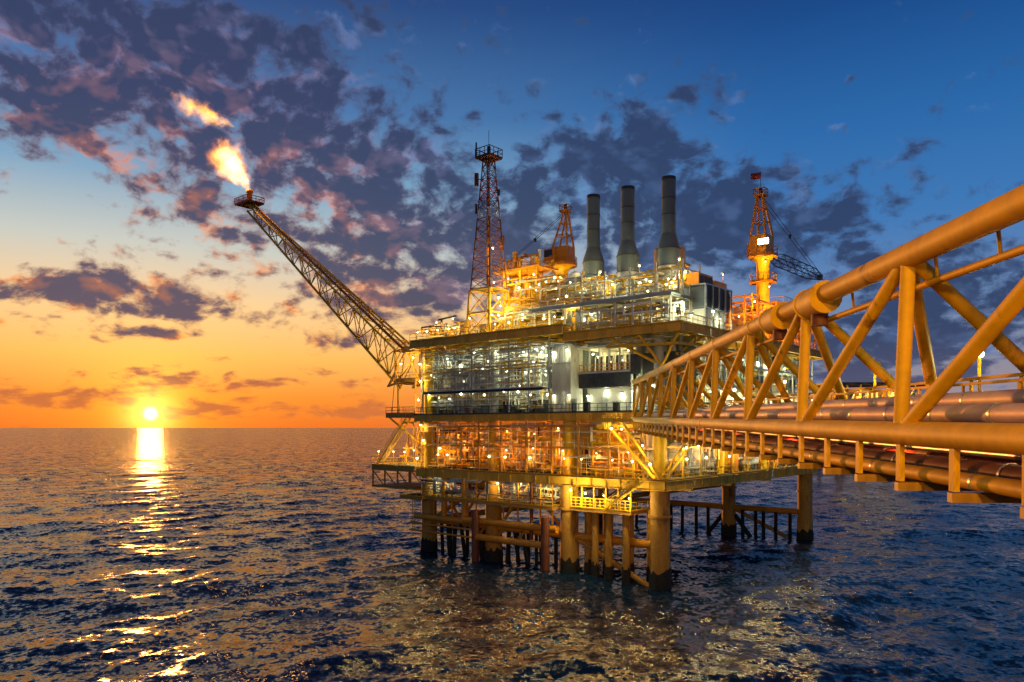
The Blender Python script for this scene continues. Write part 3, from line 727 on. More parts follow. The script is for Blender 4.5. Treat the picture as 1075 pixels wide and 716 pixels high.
def cabinet(x, y, z, d, mat, text, group, louvre=True):
    t = thing('equipment_cabinet', None, 'cabinet', (x, y, z)); reg(t, text, 'cabinet', group)
    MB().box((x, y, z+.15+d[2]/2), d).build('body', mat, t)
    MB().box((x, y, z+.075), (d[0]*.9, d[1]*.9, .15)).build('plinth', M['dark'], t)
    n = max(1, int(d[1]/1.1))
    for i in range(n):
        yy = y-d[1]/2+(i+.5)*d[1]/n; MB().box((x-d[0]/2-.02, yy, z+.2+d[2]*.5), (.05, d[1]/n-.12, d[2]*.8)).build('door', mat, t)
    MB().box((x, y, z+.15+d[2]+.06), (d[0]+.15, d[1]+.15, .12)).build('roof', M['grey'], t)
    return t
def motor_skid(x, y, z, mat, text, group):
    t = thing('pump_skid', None, 'pump', (x, y, z)); reg(t, text, 'pump', group)
    MB().box((x, y, z+.12), (1.0, 2.4, .22)).build('base', M['dark'], t)
    MB().tube((x, y-.9, z+.75), (x, y+.1, z+.75), .36, 12).build('motor', mat, t)
    MB().tube((x, y+.12, z+.7), (x, y+.5, z+.7), .12, 8).build('coupling', M['dark'], t)
    MB().lathe((x, y+.8, z+.7), [(.2, -.35), (.5, -.25), (.5, .25), (.2, .35)], 12, 'y').build('pump_casing', M['orange'], t)
    MB().pipe([(x, y+.8, z+1.1), (x, y+.8, z+2.6)], .13, 8).build('discharge', mat, t)
    return t
def pipes(parent, n, x0, x1, y0, y1, z0, z1, mats, rr, seed, bias=(.12, .5, .38), segs_=(3, 6), name='pipe'):
    r_ = random.Random(seed)
    for i in range(n):
        r = r_.uniform(*rr); p = [r_.uniform(x0, x1), r_.uniform(y0, y1), r_.uniform(z0, z1)]; pts = [tuple(p)]; last = -1
        for k in range(r_.randint(*segs_)):
            ax = r_.choices((0, 1, 2), bias)[0]
            if ax == last: ax = (ax+1) % 3 if r_.random() < .5 else (ax+2) % 3
            lo, hi = ((x0, x1), (y0, y1), (z0, z1))[ax]
            L = r_.uniform(.25, .8)*min(hi-lo, (3, 9, 6)[ax]); q = p[ax]+L*r_.choice((-1, 1))
            if q < lo or q > hi: q = min(hi, max(lo, p[ax]-(q-p[ax])))
            if abs(q-p[ax]) < .5: continue
            p[ax] = q; pts.append(tuple(p)); last = ax
        if len(pts) < 2: continue
        m = MB().pipe(pts, r, 8 if r > .12 else 6)
        for a, b in zip(pts[:-1], pts[1:]):                      # flanges
            a, b = Vector(a), Vector(b); L = (b-a).length
            if r > .09 and L > 1.5:
                c = a.lerp(b, .5); dv = (b-a).normalized()*.06; m.tube(c-dv, c+dv, r*1.6, 8)
        m.build(name, M[r_.choice(mats)], parent)
def rack_frame(parent, xs, ys, zs, z0, z1, mat, w=.22):
    for x in xs:
        for y in ys: MB().bar((x, y, z0), (x, y, z1), w, w).build('column', mat, parent)
        for z in zs:
            for a, b in zip(ys[:-1], ys[1:]): MB().bar((x, a+w/2+.004, z), (x, b-w/2-.004, z), w*.8, w).build('beam', mat, parent)
    for y in ys:
        for z in zs:
            for a, b in zip(xs[:-1], xs[1:]): MB().bar((a+w/2+.004, y, z+.02), (b-w/2-.004, y, z+.02), w*.8, w).build('beam', mat, parent)
def tray(parent, x0, x1, y0, y1, z):
    MB().bb(x0, x1, y0, y1, z, z+.08).build('cable_tray', M['galv'], parent)
def wall(label, x, y0, y1, z0, z1, mat, w=2.4, axis='y', name='module_wall', rib=True):
    """a clad wall of separate ribbed panels"""
    base = (x, (y0+y1)/2, z0) if axis == 'y' else ((y0+y1)/2, x, z0)
    t = thing(name, label, 'wall', base); t['kind'] = 'thing'; n = max(1, round((y1-y0)/w))
    for i in range(n):
        a, b = y0+(y1-y0)*i/n+.02, y0+(y1-y0)*(i+1)/n-.02; m = MB()
        if axis == 'y': m.bb(x, x+.08, a, b, z0, z1)
        else: m.bb(a, b, x, x+.08, z0, z1)
        if rib:
            k = 5
            for j in range(k):
                c = a+(b-a)*(j+.5)/k
                if axis == 'y': m.bb(x-.07, x-.002, c-.09, c+.09, z0+.02, z1-.02)
                else: m.bb(c-.09, c+.09, x-.07, x-.002, z0+.02, z1-.02)
        m.build('panel', M[mat], t)
    return t

wall('green grey end wall of the main deck behind the left yellow column', 43.95, 2.0, 46.0, ZM+.02, 32.6, 'green', 3.0, 'x')
wall('rust brown end wall of the lowest deck at the left', 44.2, 3.0, 46.0, ZL+.02, 20.8, 'tan', 3.0, 'x')
# ---- middle level, left: the grey pipe rack between the decks
wall('dark green grey clad wall behind the pipe rack of the main deck', 9.0, 13.0, 43.0, ZM+.02, 32.6, 'green')
t = thing('pipe_rack', 'dense grey pipe rack between the main deck and the left half of the top deck', 'pipe rack', (2, 30, ZM))
rack_frame(t, [-.9, 3.0, 6.8], [17.2, 21.0, 24.8, 28.6, 32.4, 36.2, 40.0, 43.8], [25.6, 29.2, 32.2], ZM+.01, 32.8, M['grey'])
pipes(t, 62, -.8, 2.8, 17.4, 43.4, 25.9, 32.5, ('grey', 'pale', 'galv', 'grey', 'white'), (.07, .17), 1)
pipes(t, 30, -.6, 2.6, 17.6, 43.0, 22.8, 25.4, ('grey', 'pale', 'yellow', 'galv'), (.07, .16), 2, (.15, .35, .5))
pipes(t, 26, 3.2, 8.2, 17.6, 43.0, 23.0, 32.2, ('green', 'grey', 'pale'), (.14, .3), 3)
pipes(t, 60, -1.25, -.2, 17.4, 43.4, 23.0, 32.6, ('pale', 'white', 'galv', 'pale', 'yellow'), (.035, .075), 4, (.06, .47, .47), (3, 7))
for z in (31.6, 30.7, 28.4): tray(t, -1.25, -.95, 18, 43.5, z)
t = platform_plate('walkway', 'dark edged mezzanine walkway running through the grey pipe rack', -1.4, -.95, 18.0, 43.0, 25.75, 'x', girder=.35, gmat='dark', rmat='galv', th=.08)
for (y, x, r, h, m) in ((41.0, 4.8, 1.2, 5.8, 'pale'), (36.8, 5.0, .9, 7.5, 'white'), (33.6, 4.6, 1.1, 4.6, 'grey'), (27.6, 5.0, 1.2, 8.0, 'pale'), (23.0, 4.8, 1.0, 6.5, 'white'), (19.4, 4.6, .9, 8.0, 'grey')):
    vessel_v(x, y, ZM+.02, r, h, M[m], 'pale upright vessel inside the grey pipe rack', 'vessels in the pipe rack')
for (y, z, r, L) in ((38.5, 25.85, .7, 3.6), (30.8, 25.85, .75, 4.0), (22.0, 29.4, .6, 3.4), (33.5, 29.4, .65, 3.6)):
    vessel_h(1.2, y, z, r, L, 'y', M['pale'], 'pale lying vessel on a shelf of the pipe rack', 'vessels in the pipe rack')
for (y, z, d, m) in ((20.2, ZM, (1.0, 2.2, 1.8), 'dark'), (26.2, ZM, (1.0, 1.6, 2.0), 'dark'), (31.4, ZM, (.9, 2.4, 1.6), 'green'), (36.0, ZM, (.9, 1.6, 2.1), 'grey'), (24.4, 27.3, (1.2, 1.6, 1.7), 'dark')):
    cabinet(.8, y, z, d, M[m], 'dark cabinet at the foot of the grey pipe rack', 'cabinets in the pipe rack')
for i in range(11):
    lamp((.0+1.4*(i % 2), 18.6+2.4*i, 31.4), 'white', 120, 'white lamp under the top deck in the pipe rack', 'lamps in the grey pipe rack')
for i in range(11): lamp((-.6, 18.2+2.4*i, 25.2), 'white', 60, 'white lamp under the mezzanine walkway', 'lamps under the mezzanine walkway', light=i % 2 == 0)
xr = random.Random(21)
for i in range(26): lamp((xr.uniform(-.9, 2.5), xr.uniform(18, 43), xr.uniform(26.2, 31.6)), 'white', 40, 'small white lamp scattered in the grey pipe rack', 'small lamps in the pipe rack', light=i % 3 == 0)
for z in (29.25, 32.2): MB().rail([(-1.3, 17.5, z-.6), (-1.3, 43.5, z-.6)], 1.0, 1.3, .04).build('handrail', M['yellow'], bpy.data.objects['pipe_rack'])
for i in range(5): lamp((4.5, 20+5.0*i, 28.6), 'white', 150, 'white lamp deep inside the pipe rack', 'lamps deep in the pipe rack')

# ---- tall ribbed enclosure and the recessed gallery right of it
t = thing('ribbed_enclosure', 'tall grey ribbed enclosure standing between the pipe rack and the gallery', 'enclosure', (0, 14.8, ZM))
for i in range(4):
    y = 13.2+.84*i; m = MB().bb(-1.2, 1.6, y+.02, y+.80, ZM+.05, 31.4)
    for j in range(3): m.bb(-1.29, -1.202, y+.12+.26*j, y+.2+.26*j, ZM+.3, 31.2)
    m.build('panel', M['pale'], t)
MB().bb(-1.3, 1.7, 13.15, 16.6, 31.42, 31.6).build('cap', M['galv'], t)
MB().bb(-1.34, -1.2, 13.15, 16.6, 28.9, 29.05).build('band', M['galv'], t)
for y in (13.4, 16.6): lamp((-1.42, y, ZM+2.45), 'white', 25, 'lamp on a post in front of the ribbed enclosure', 'lamps at the ribbed enclosure', 2.4)
for y in (13.9, 16.0): lamp((-1.85, y, 31.0), 'white', 20, 'added lamp under the top deck, brightening the ribbed enclosure', 'lamps at the ribbed enclosure')  # lamps added to brighten the enclosure front
t = thing('control_building', 'pale control building with lit upper gallery and white lower wall beside the ribbed enclosure', 'building', (2.5, 9, ZM))
MB().bb(2.4, 8.0, 4.6, 13.0, ZM+.03, 25.4).build('lower_wall', M['pale'], t)
for i in range(5): MB().bb(.3, 2.38, 4.7+1.66*i, 6.32+1.66*i, 25.45, 27.4).build('dark_panel', M['dark'], t)
MB().bb(.2, 8.0, 4.6, 13.0, 27.42, 27.6).build('gallery_floor', M['galv'], t)
MB().bb(5.2, 5.4, 4.6, 13.0, 27.62, 30.8).build('rear_wall', M['pale'], t)
for i in range(5):
    y = 5.4+1.7*i; w_ = MB().bb(5.1, 5.19, y, y+1.2, 28.0, 30.2).build('window', M['glass'], t)
    for (a, b, c, e) in ((y-.1, y+1.3, 30.2, 30.32), (y-.1, y+1.3, 27.88, 28.0), (y-.1, y, 28.0, 30.2), (y+1.2, y+1.3, 28.0, 30.2)): MB().bb(5.06, 5.185, a, b, c, e).build('frame', M['white'], w_)
for i in range(6): MB().bb(.4, .6, 4.7+1.62*i, 4.9+1.62*i, 27.62, 30.8).build('post', M['white'], t)
MB().bb(.1, 8.0, 4.5, 13.1, 30.85, 31.1).build('roof', M['pale'], t)
MB().rail([(.35, 4.7, 27.6), (.35, 12.9, 27.6)], 1.0, 1.0, .05).build('handrail', M['orange'], t)
d_ = MB().bb(2.3, 2.39, 9.6, 10.6, ZM+.05, 24.2).build('door', M['grey'], t); MB().box((2.26, 9.75, 23.1), (.08, .1, .12)).build('handle', M['dark'], d_)
for y in (6.4, 8.0, 11.6, 12.6): lamp((3.6, y, 30.4), 'yellow', 22, 'bright lamp in the lit gallery of the control building', 'gallery lamps')
for y in (7.2, 9.2, 12.4): lamp((1.9, y, 24.9), 'white', 30, 'lamp over the white lower wall of the control building', 'lamps on the control building')
for (y, d) in ((13.6, (.8, 1.3, 1.7)), (10.9, (.6, .7, 1.2)), (6.2, (.5, .8, 1.1))): cabinet(-.6, y, ZM, d, M['dark'], 'black cabinet standing at the main deck rail', 'cabinets at the main deck rail')
t = thing('pipe_bank', 'bank of tall grey pipes and slot panels right of the control building', 'pipe bank', (1, 1, ZM))
for i in range(12):
    y = 4.3-.62*i; MB().tube((.2+.5*(i % 2), y, ZM+.03), (.2+.5*(i % 2), y, 31.6), .2+.06*(i % 3), 10).build('pipe', M[('grey', 'pale', 'green')[i % 3]], t)
MB().bb(2.6, 2.8, -3.6, 4.5, ZM+.03, 31.6).build('back_panel', M['green'], t)
for i in range(4): MB().bb(-.3, -.2, 4.2-1.9*i-1.5, 4.2-1.9*i, 27.0, 29.6).build('dark_panel', M['dark'], t)
pipes(t, 16, -.9, .2, -3.0, 13.0, 31.0, 31.9, ('galv', 'pale', 'grey'), (.06, .14), 31, (.05, .9, .05))
for y in (3.6, .2): lamp((-1.0, y, 25.2), 'white', 110, 'lamp among the tall grey pipes near the bridge end', 'lamps at the bridge end')

# ---- lower level: orange lit process deck
wall('rust brown clad wall at the back of the orange lit lowest deck', 9.5, 2.0, 44.0, ZL+.02, 20.8, 'tan')
t = thing('pipe_rack', 'orange lit tangle of pipes on the front of the lowest deck', 'pipe rack', (2, 24, ZL))
rack_frame(t, [-.8, 3.4], [2.0, 7.2, 12.2, 16.8, 21.5, 26.4, 31.0, 35.8, 40.2, 44.0], [17.2, 20.2], ZL+.01, 20.9, M['ochre'], .26)
pipes(t, 58, -.7, 3.2, 14.0, 43.5, 13.9, 20.6, ('yellow', 'orange', 'pale', 'rust', 'tan'), (.08, .2), 5, (.15, .4, .45))
pipes(t, 22, -.7, 3.2, 1.5, 14.0, 13.9, 20.6, ('yellow', 'orange', 'pale', 'tan'), (.08, .2), 6, (.15, .4, .45))
pipes(t, 22, 3.6, 8.5, 3, 43.0, 14.0, 20.4, ('tan', 'pale', 'orange', 'yellow'), (.15, .34), 7)
pipes(t, 60, -1.25, .4, 2.0, 43.6, 13.8, 20.8, ('yellow', 'orange', 'pale', 'tan'), (.035, .075), 44, (.06, .42, .52), (3, 7))
for z in (19.4, 20.5): tray(t, -1.3, -.95, 1, 44, z)
for (y, x, r, h, m) in ((41.2, 5.2, 1.1, 5.2, 'pale'), (37.6, 5.0, .8, 5.6, 'tan'), (33.4, 5.2, 1.2, 4.8, 'pale'), (29.6, 4.9, .9, 5.6, 'yellow'), (25.0, 5.2, 1.2, 5.4, 'tan'), (20.2, 5.0, .9, 5.0, 'pale'), (4.2, 5.0, 1.1, 5.4, 'pale')):
    vessel_v(x, y, ZL+.02, r, h, M[m], 'upright vessel lit orange on the lowest deck', 'vessels on the lowest deck')
for (y, x, r, L) in ((39.0, 1.2, .6, 2.6), (27.4, 1.4, .7, 3.0), (23.0, 1.2, .55, 2.4)):
    vessel_h(x, y, ZL+.02, r, L, 'y', M['tan'], 'lying vessel lit orange on the lowest deck', 'vessels on the lowest deck')
for y in (42.4, 34.8, 31.6, 18.6): motor_skid(.6, y, ZL+.02, M['yellow'], 'pump on a black skid by the lowest deck rail', 'pumps on the lowest deck')
t = thing('equipment_house', 'tall orange lit clad house with a dark door on the lowest deck', 'building', (1.5, 14.4, ZL))
for i in range(5): MB().bb(.4, 3.2, 12.6+.74*i+.01, 13.3+.74*i, ZL+.03, 20.4).build('panel', M['tan'], t)
MB().bb(.32, .39, 11.1, 12.4, ZL+.05, ZL+4.2).build('door', M['dark'], t)
MB().bb(.4, 3.2, 10.9, 12.58, ZL+.03, 20.4).build('panel', M['tan'], t)
for y in (8.6, 9.7): MB().tube((.6, y, ZL+.02), (.6, y, 20.6), .42, 12).build('duct', M['orange'], t)
for i in range(17): lamp((-.9 if i % 2 else 1.2, 1.8+2.55*i, 17.0 if i % 2 else 19.6), 'orange', 210, 'orange lamp among the pipes of the lowest deck', 'lamps on the lowest deck')
for i in (0, 1, 3, 4, 6, 8, 9, 12, 13): lamp((-1.3, 3.2+2.8*i, ZL+2.4), 'orange' if i % 3 else 'amber', 100, 'small lamp on a post along the front rail of the lowest deck', 'rail lamps on the lowest deck', 2.4, light=i % 2 == 0)
for i in range(6): lamp((5.5, 4+7*i, 18.8), 'orange', 260, 'orange lamp deep inside the lowest deck', 'lamps deep in the lowest deck')
# left side deck lamps and stairs area
for (x, y, z) in ((-.9, 54.8, ZL+2.6), (-.9, 51.5, ZL+2.6), (-.9, 48.2, ZL+2.6), (5.8, 53.2, ZL+2.6), (5.8, 47.2, ZL+2.6)):
    lamp((x, y, z), 'amber', 240, 'lamp on a post on the left overhanging deck', 'lamps on the left overhanging deck', 2.4)
t = thing('pipe_rack', 'small stack of pipes between the left stairs and the yellow column', 'pipe rack', (2, 46, ZL+.2))
pipes(t, 18, -.6, 5.5, 44.6, 50.0, 14.0, 21.4, ('yellow', 'orange', 'ochre'), (.08, .18), 8, (.2, .4, .4))
for z in (15.6, 18.2, 20.6): lamp((-1.2, 43.9, z), 'amber', 200, 'lamp on the left yellow column', 'lamps on the left column')
for z in (24.4, 27.4, 30.6): lamp((-1.3, 44.2, z), 'amber', 200, 'lamp on the left yellow column above the main deck', 'lamps on the left column')
# walkway level under the lowest deck
t = thing('pipe_rack', 'pale lit valves and pipes hung under the lowest deck at the left', 'pipe rack', (0, 38, 9.2))
pipes(t, 22, -1.8, 1.0, 30.0, 44.5, 9.4, 12.0, ('pale', 'galv', 'grey', 'rust'), (.08, .2), 9, (.15, .5, .35))
t = thing('pipe_rack', 'row of thin pale pipes hung under the middle of the lowest deck', 'pipe rack', (0, 21, 9.2))
pipes(t, 18, -1.8, 1.5, 14.8, 29.0, 9.4, 12.0, ('galv', 'pale', 'rust'), (.06, .12), 10, (.1, .5, .4))
for y in (43.6, 40.4, 36.8, 33.0): lamp((-1.2, y, 11.7), 'white', 60, 'pale lamp under the lowest deck at the left', 'lamps under the lowest deck')
for y in (27.0, 22.4, 18.0): lamp((-1.2, y, 11.6), 'amber', 60, 'amber lamp under the middle of the lowest deck', 'lamps under the lowest deck')
for y in (11.8, 9.4, 6.0, 3.4): lamp((-2.9, y, 11.4), 'yellow', 200, 'yellow lamp over the conductor landing', 'lamps over the conductor landing')
# ================================================================== top deck, left half: mast and process area
def lattice_leg_pts(x0, y0, s0, x1, y1, s1, z0, z1, q):
    f = lambda z: (z-z0)/(z1-z0)
    s = s0+(s1-s0)*q; cx = x0+(x1-x0)*q; cy = y0+(y1-y0)*q; z = z0+(z1-z0)*q
    return [Vector((cx+i*s/2, cy+j*s/2, z)) for i, j in ((-1, -1), (1, -1), (1, 1), (-1, 1))]
mx, my = 2.3, 31.8
t = thing('mast_frame', 'yellow braced steel frame carrying the lattice mast', 'frame', (mx, my, ZV))
zt = ZV+7.3
lv = [lattice_leg_pts(mx, my, 5.0, mx, my, 4.2, ZV, zt, q) for q in (0, .5, 1)]
for k in range(4):
    MB().bar(lv[0][k], lv[2][k], .3, .3).build('leg', M['yellow'], t)
    for i in (1, 2): MB().bar(lv[i][k], lv[i][(k+1) % 4], .22, .24).build('beam', M['yellow'], t)
    for i in (0, 1):
        MB().bar(lv[i][k], lv[i+1][(k+1) % 4], .12, .12).build('bracing', M['yellow'], t); MB().bar(lv[i][(k+1) % 4], lv[i+1][k], .12, .12).build('bracing', M['yellow'], t)
MB().bb(mx-2.1, mx+2.1, my-2.1, my+2.1, zt+.13, zt+.2).build('top_grating', M['grating'], t)
t = thing('lattice_mast', 'tall dark lattice communications mast with railed top and antennas', 'mast', (mx, my, zt+.2))
zb, zm_ = zt+.2, zt+.2+20.4
NP = 13; qs = [1-(1-i/NP)**1.0 for i in range(NP+1)]
L = [lattice_leg_pts(mx, my, 4.0, mx, my, 1.25, zb, zm_, q) for q in qs]
redm = ('rust', 'rust', 'red', 'galv')
for i in range(NP):
    mat = M['rust'] if (i//2) % 2 == 0 else M['galv'] if i > 6 else M['rust']
    if i in (9, 10): mat = M['red']
    for k in range(4):
        MB().bar(L[i][k], L[i+1][k], .16, .16).build('leg', mat, t)
        MB().bar(L[i][k], L[i+1][(k+1) % 4], .085, .085).build('bracing', mat, t); MB().bar(L[i][(k+1) % 4], L[i+1][k], .085, .085).build('bracing', mat, t)
        MB().bar(L[i+1][k], L[i+1][(k+1) % 4], .08, .08).build('bracing', mat, t)
MB().bar((mx-.2, my, zb), (mx-.2, my, zm_), .34, .3).build('cable_ladder', M['orange'], t)
MB().tube((mx+.3, my+.2, zb), (mx+.3, my+.2, zm_), .12, 8).build('waveguide', M['rust'], t)
tp = MB().bb(mx-1.5, mx+1.5, my-1.5, my+1.5, zm_+.02, zm_+.25).build('top_platform', M['rust'], t)
MB().rail([(mx-1.5, my-1.5, zm_+.25), (mx+1.5, my-1.5, zm_+.25), (mx+1.5, my+1.5, zm_+.25), (mx-1.5, my+1.5, zm_+.25), (mx-1.5, my-1.5, zm_+.25)], 1.3, 1.0, .05).build('handrail', M['rust'], tp)
MB().tube((mx, my, zm_+.2), (mx, my, zm_+2.0), .3, 10).build('antenna_drum', M['dark'], t); MB().tube((mx, my, zm_+1.9), (mx, my, zm_+4.6), .04, 6).build('whip_antenna', M['dark'], t)
MB().tube((mx-1.4, my+1.4, zm_+.2), (mx-1.4, my+1.4, zm_+2.6), .13, 8).build('antenna', M['dark'], t)
for (dx_, dy_, dz_, r, h) in ((-1.0, 1.7, -4.0, .36, 1.9), (1.6, -1.4, -13.6, .34, 1.6), (-1.2, 1.6, -8.5, .2, 1.5), (1.1, -1.1, -5.6, .22, .9)):
    a_ = MB().tube((mx+dx_, my+dy_, zm_+dz_), (mx+dx_, my+dy_, zm_+dz_+h), r, 12).build('antenna', M['rust' if r > .3 else 'dark'], t)
    MB().bar((mx+dx_*.4, my+dy_*.4, zm_+dz_+h*.5), (mx+dx_, my+dy_, zm_+dz_+h*.5), .1, .1).build('arm', M['dark'], a_)
for z in (zt-1.0, ZV+3.0): lamp((mx-1.2, my-2.6, z), 'amber', 260, 'lamp on the yellow frame under the mast', 'lamps on the mast frame')
lamp((mx+.9, my-.9, zb+.9), 'yellow', 260, 'lamp at the foot of the lattice mast', 'lamps on the mast frame')
lamp((mx-.6, my-.6, zb+6), 'amber', 120, 'small lamp inside the lattice mast', 'lamps on the mast frame')

# process area right of the mast
t = platform_plate('side_deck', 'brown mezzanine deck over the process area beside the mast', 3.0, 14.0, 14.4, 29.0, 38.6, 'xy', girder=.7, rmat='yellow', cat='deck')
for x in (3.2, 8.5, 13.8):
    for y in (14.6, 19.4, 24.2, 28.8): MB().bar((x, y, ZV), (x, y, 37.8), .25, .25).build('column', M['yellow'], t)
t = thing('pipe_rack', 'yellow lit pipes in front of the process area beside the mast', 'pipe rack', (3, 21, ZV))
pipes(t, 46, .4, 4.6, 14.6, 29.0, ZV+.4, 38.0, ('yellow', 'pale', 'yellow', 'galv', 'white'), (.07, .2), 21, (.15, .4, .45))
pipes(t, 30, 3.2, 9.0, 14.6, 29.0, 39.0, 42.6, ('yellow', 'pale', 'yellow', 'orange'), (.07, .18), 22, (.15, .4, .45))
for (x, y, z, r, h, m) in ((6.0, 27.0, ZV, 1.0, 3.9, 'pale'), (6.2, 23.4, ZV, 1.2, 3.8, 'yellow'), (6.0, 19.8, ZV, .9, 3.9, 'pale'), (6.0, 16.4, ZV, 1.1, 3.8, 'white'), (6.0, 26.4, 38.6, .8, 4.2, 'yellow'), (6.5, 22.6, 38.6, .6, 5.0, 'pale'), (5.5, 17.4, 38.6, .9, 4.4, 'white')):
    vessel_v(x, y, z+.02, r, h, M[m], 'yellow lit upright vessel in the process area by the mast', 'vessels by the mast')
for (x, y, z, r, L) in ((2.2, 25.4, ZV, .6, 2.6), (2.2, 20.6, ZV, .65, 2.8), (2.2, 16.6, ZV, .6, 2.4)):
    vessel_h(x, y, z+.02, r, L, 'y', M['yellow'], 'yellow lit lying vessel by the mast rail', 'vessels by the mast')
wall('buff clad wall at the back of the process area beside the mast', 13.0, 14.4, 44.0, ZV+.02, 38.4, 'tan')
# gantry with tall posts behind
t = thing('pipe_gantry', 'orange gantry on tall posts left of the rear crane', 'gantry', (10, 30, 38.6))
for (x, y) in ((9, 34.5), (9, 31.0), (9, 27.5), (13, 34.5), (13, 31.0), (13, 27.5)): MB().bar((x, y, ZV), (x, y, 47.4), .35, .35).build('post', M['yellow'], t)
MB().bb(8.4, 13.6, 26.6, 36.4, 45.68, 45.9).build('platform', M['orange'], t)
MB().rail([(8.5, 26.7, 45.9), (8.5, 36.3, 45.9), (13.5, 36.3, 45.9)], 1.1, 1.3, .05).build('handrail', M['orange'], t)
for (x, y, z, r) in ((10, 33.0, 49.0, .42), (10.5, 29.4, 48.0, .3), (9.6, 27.4, 48.6, .28)): MB().tube((x, y, 45.9), (x, y, z), r, 12).build('vent_drum', M['orange' if r > .4 else 'pale'], t)
for z in (41.0, 43.4): MB().bb(8.9, 13.1, 27.4, 34.6, z, z+.25).build('beam_level', M['yellow'], t)
pipes(t, 14, 8.8, 13.0, 27, 35, 39.5, 48.5, ('yellow', 'orange'), (.1, .2), 23, (.1, .2, .7))
for i in range(7):
    lamp((1.0+1.6*(i % 2), 15.2+2.1*i, 37.2), 'yellow', 220, 'bright lamp under the mezzanine beside the mast', 'lamps in the process area')
    lamp((4.2+1.2*(i % 2), 15.2+2.1*i, 41.8), 'yellow' if i % 2 else 'amber', 220, 'bright lamp above the mezzanine beside the mast', 'lamps above the mezzanine', 2.4)
for i in range(5): lamp((-1.2, 15.6+3.0*i, ZV+1.4), 'yellow', 90, 'lamp at the rail of the top deck right of the mast', 'rail lamps of the top deck', 1.2)
for (x, y, z) in ((8.6, 28.6, 44.6), (8.6, 33.0, 44.8), (10.5, 31, 41)): lamp((x, y, z), 'amber', 260, 'lamp under the orange gantry platform', 'lamps on the gantry')
for i in range(24): lamp((xr.uniform(.2, 6.0), xr.uniform(14.8, 29), xr.uniform(35.2, 42.0)), ('yellow', 'white')[i % 2], 40, 'small lamp scattered in the process area by the mast', 'small lamps by the mast', light=i % 3 == 0)
# left end of the top deck
t = thing('pipe_rack', 'low yellow pipes on the left end of the top deck', 'pipe rack', (2, 40, ZV))
pipes(t, 26, -.8, 6, 35.2, 45.0, ZV+.3, ZV+2.4, ('yellow', 'ochre', 'pale'), (.07, .18), 24, (.2, .5, .3))
for (y, d, m) in ((42.6, (1.4, 1.8, 1.2), 'yellow'), (38.2, (1.6, 2.0, 1.6), 'ochre'), (36.0, (1.4, 1.4, 2.6), 'tan')): cabinet(1.6, y, ZV, d, M[m], 'yellow cabinet on the left end of the top deck', 'cabinets on the left end')
t = thing('davit', 'small davit crane with short arm on the left end of the top deck', 'davit', (.5, 40.6, ZV))
MB().tube((.5, 40.6, ZV), (.5, 40.6, ZV+3.4), .18, 10).build('post', M['dark'], t); MB().bar((.5, 41.4, ZV+3.4), (.5, 37.2, ZV+3.7), .2, .25).build('arm', M['dark'], t)
MB().bb(-.3, 1.3, 40.0, 41.2, ZV+1.6, ZV+2.8).build('winch_box', M['ochre'], t)
for y in (44.6, 42.4, 40.0, 37.6, 35.6): lamp((-1.4, y, ZV+1.5), 'amber', 110, 'lamp at the rail of the left end of the top deck', 'rail lamps of the left end', 1.2)
for (x, y) in ((3, 43.8), (2, 39.4), (3, 36.8)): lamp((x, y, ZV+3.6), 'amber', 200, 'lamp on a post on the left end of the top deck', 'post lamps of the left end', 3.6)

# ================================================================== top deck, right half: turbine modules and stacks
SB = 9.5
def stack(a, label):
    t = thing('exhaust_stack', label, 'exhaust stack', (SB, a, 37.2), PF, 'three exhaust stacks')
    MB().lathe((SB, a, 0), [(1.2, 37.2), (1.2, 38.6), (1.62, 39.6), (1.62, 42.6)], 24).build('base_drum', M['galv'], t)
    MB().lathe((SB, a, 0), [(1.6, 42.62), (1.6, 45.0)], 24).build('silencer', M['stack'], t)
    MB().lathe((SB, a, 0), [(1.6, 45.02), (1.55, 45.4), (1.08, 46.9), (1.0, 47.2)], 24).build('cone', M['stack'], t)
    z = 47.22; hs_ = (2.6, 2.3, 2.6)
    for i, h in enumerate(hs_):
        MB().lathe((SB, a, 0), [(.98, z), (.98, z+h-.02)], 24).build('pipe_section', M['stack'], t)
        MB().tube((SB, a, z+h-.1), (SB, a, z+h+.04), 1.05, 24).build('flange', M['stackdark'], t); z += h
    MB().lathe((SB, a, 0), [(1.0, z+.05), (1.0, 55.1), (.93, 55.1), (.93, z+.3)], 24).build('tip', M['stackdark'], t)
    for zb_ in (42.6, 45.0): MB().tube((SB, a, zb_-.07), (SB, a, zb_+.07), 1.68, 24).build('ring', M['stackdark'], t)
    return t
SA = []
for px_, lab in ((702, 'right and nearest of three tall grey exhaust stacks'), (659, 'middle one of three tall grey exhaust stacks'), (623, 'left and farthest of three tall grey exhaust stacks')):
    k = (px_-537.5)/800; o = PF.w((SB, 0, 0)); ca, sa = -math.sin(PHI), math.cos(PHI)
    a = (o.x-k*o.y)/(k*sa-ca); SA.append(a); stack(a, lab)
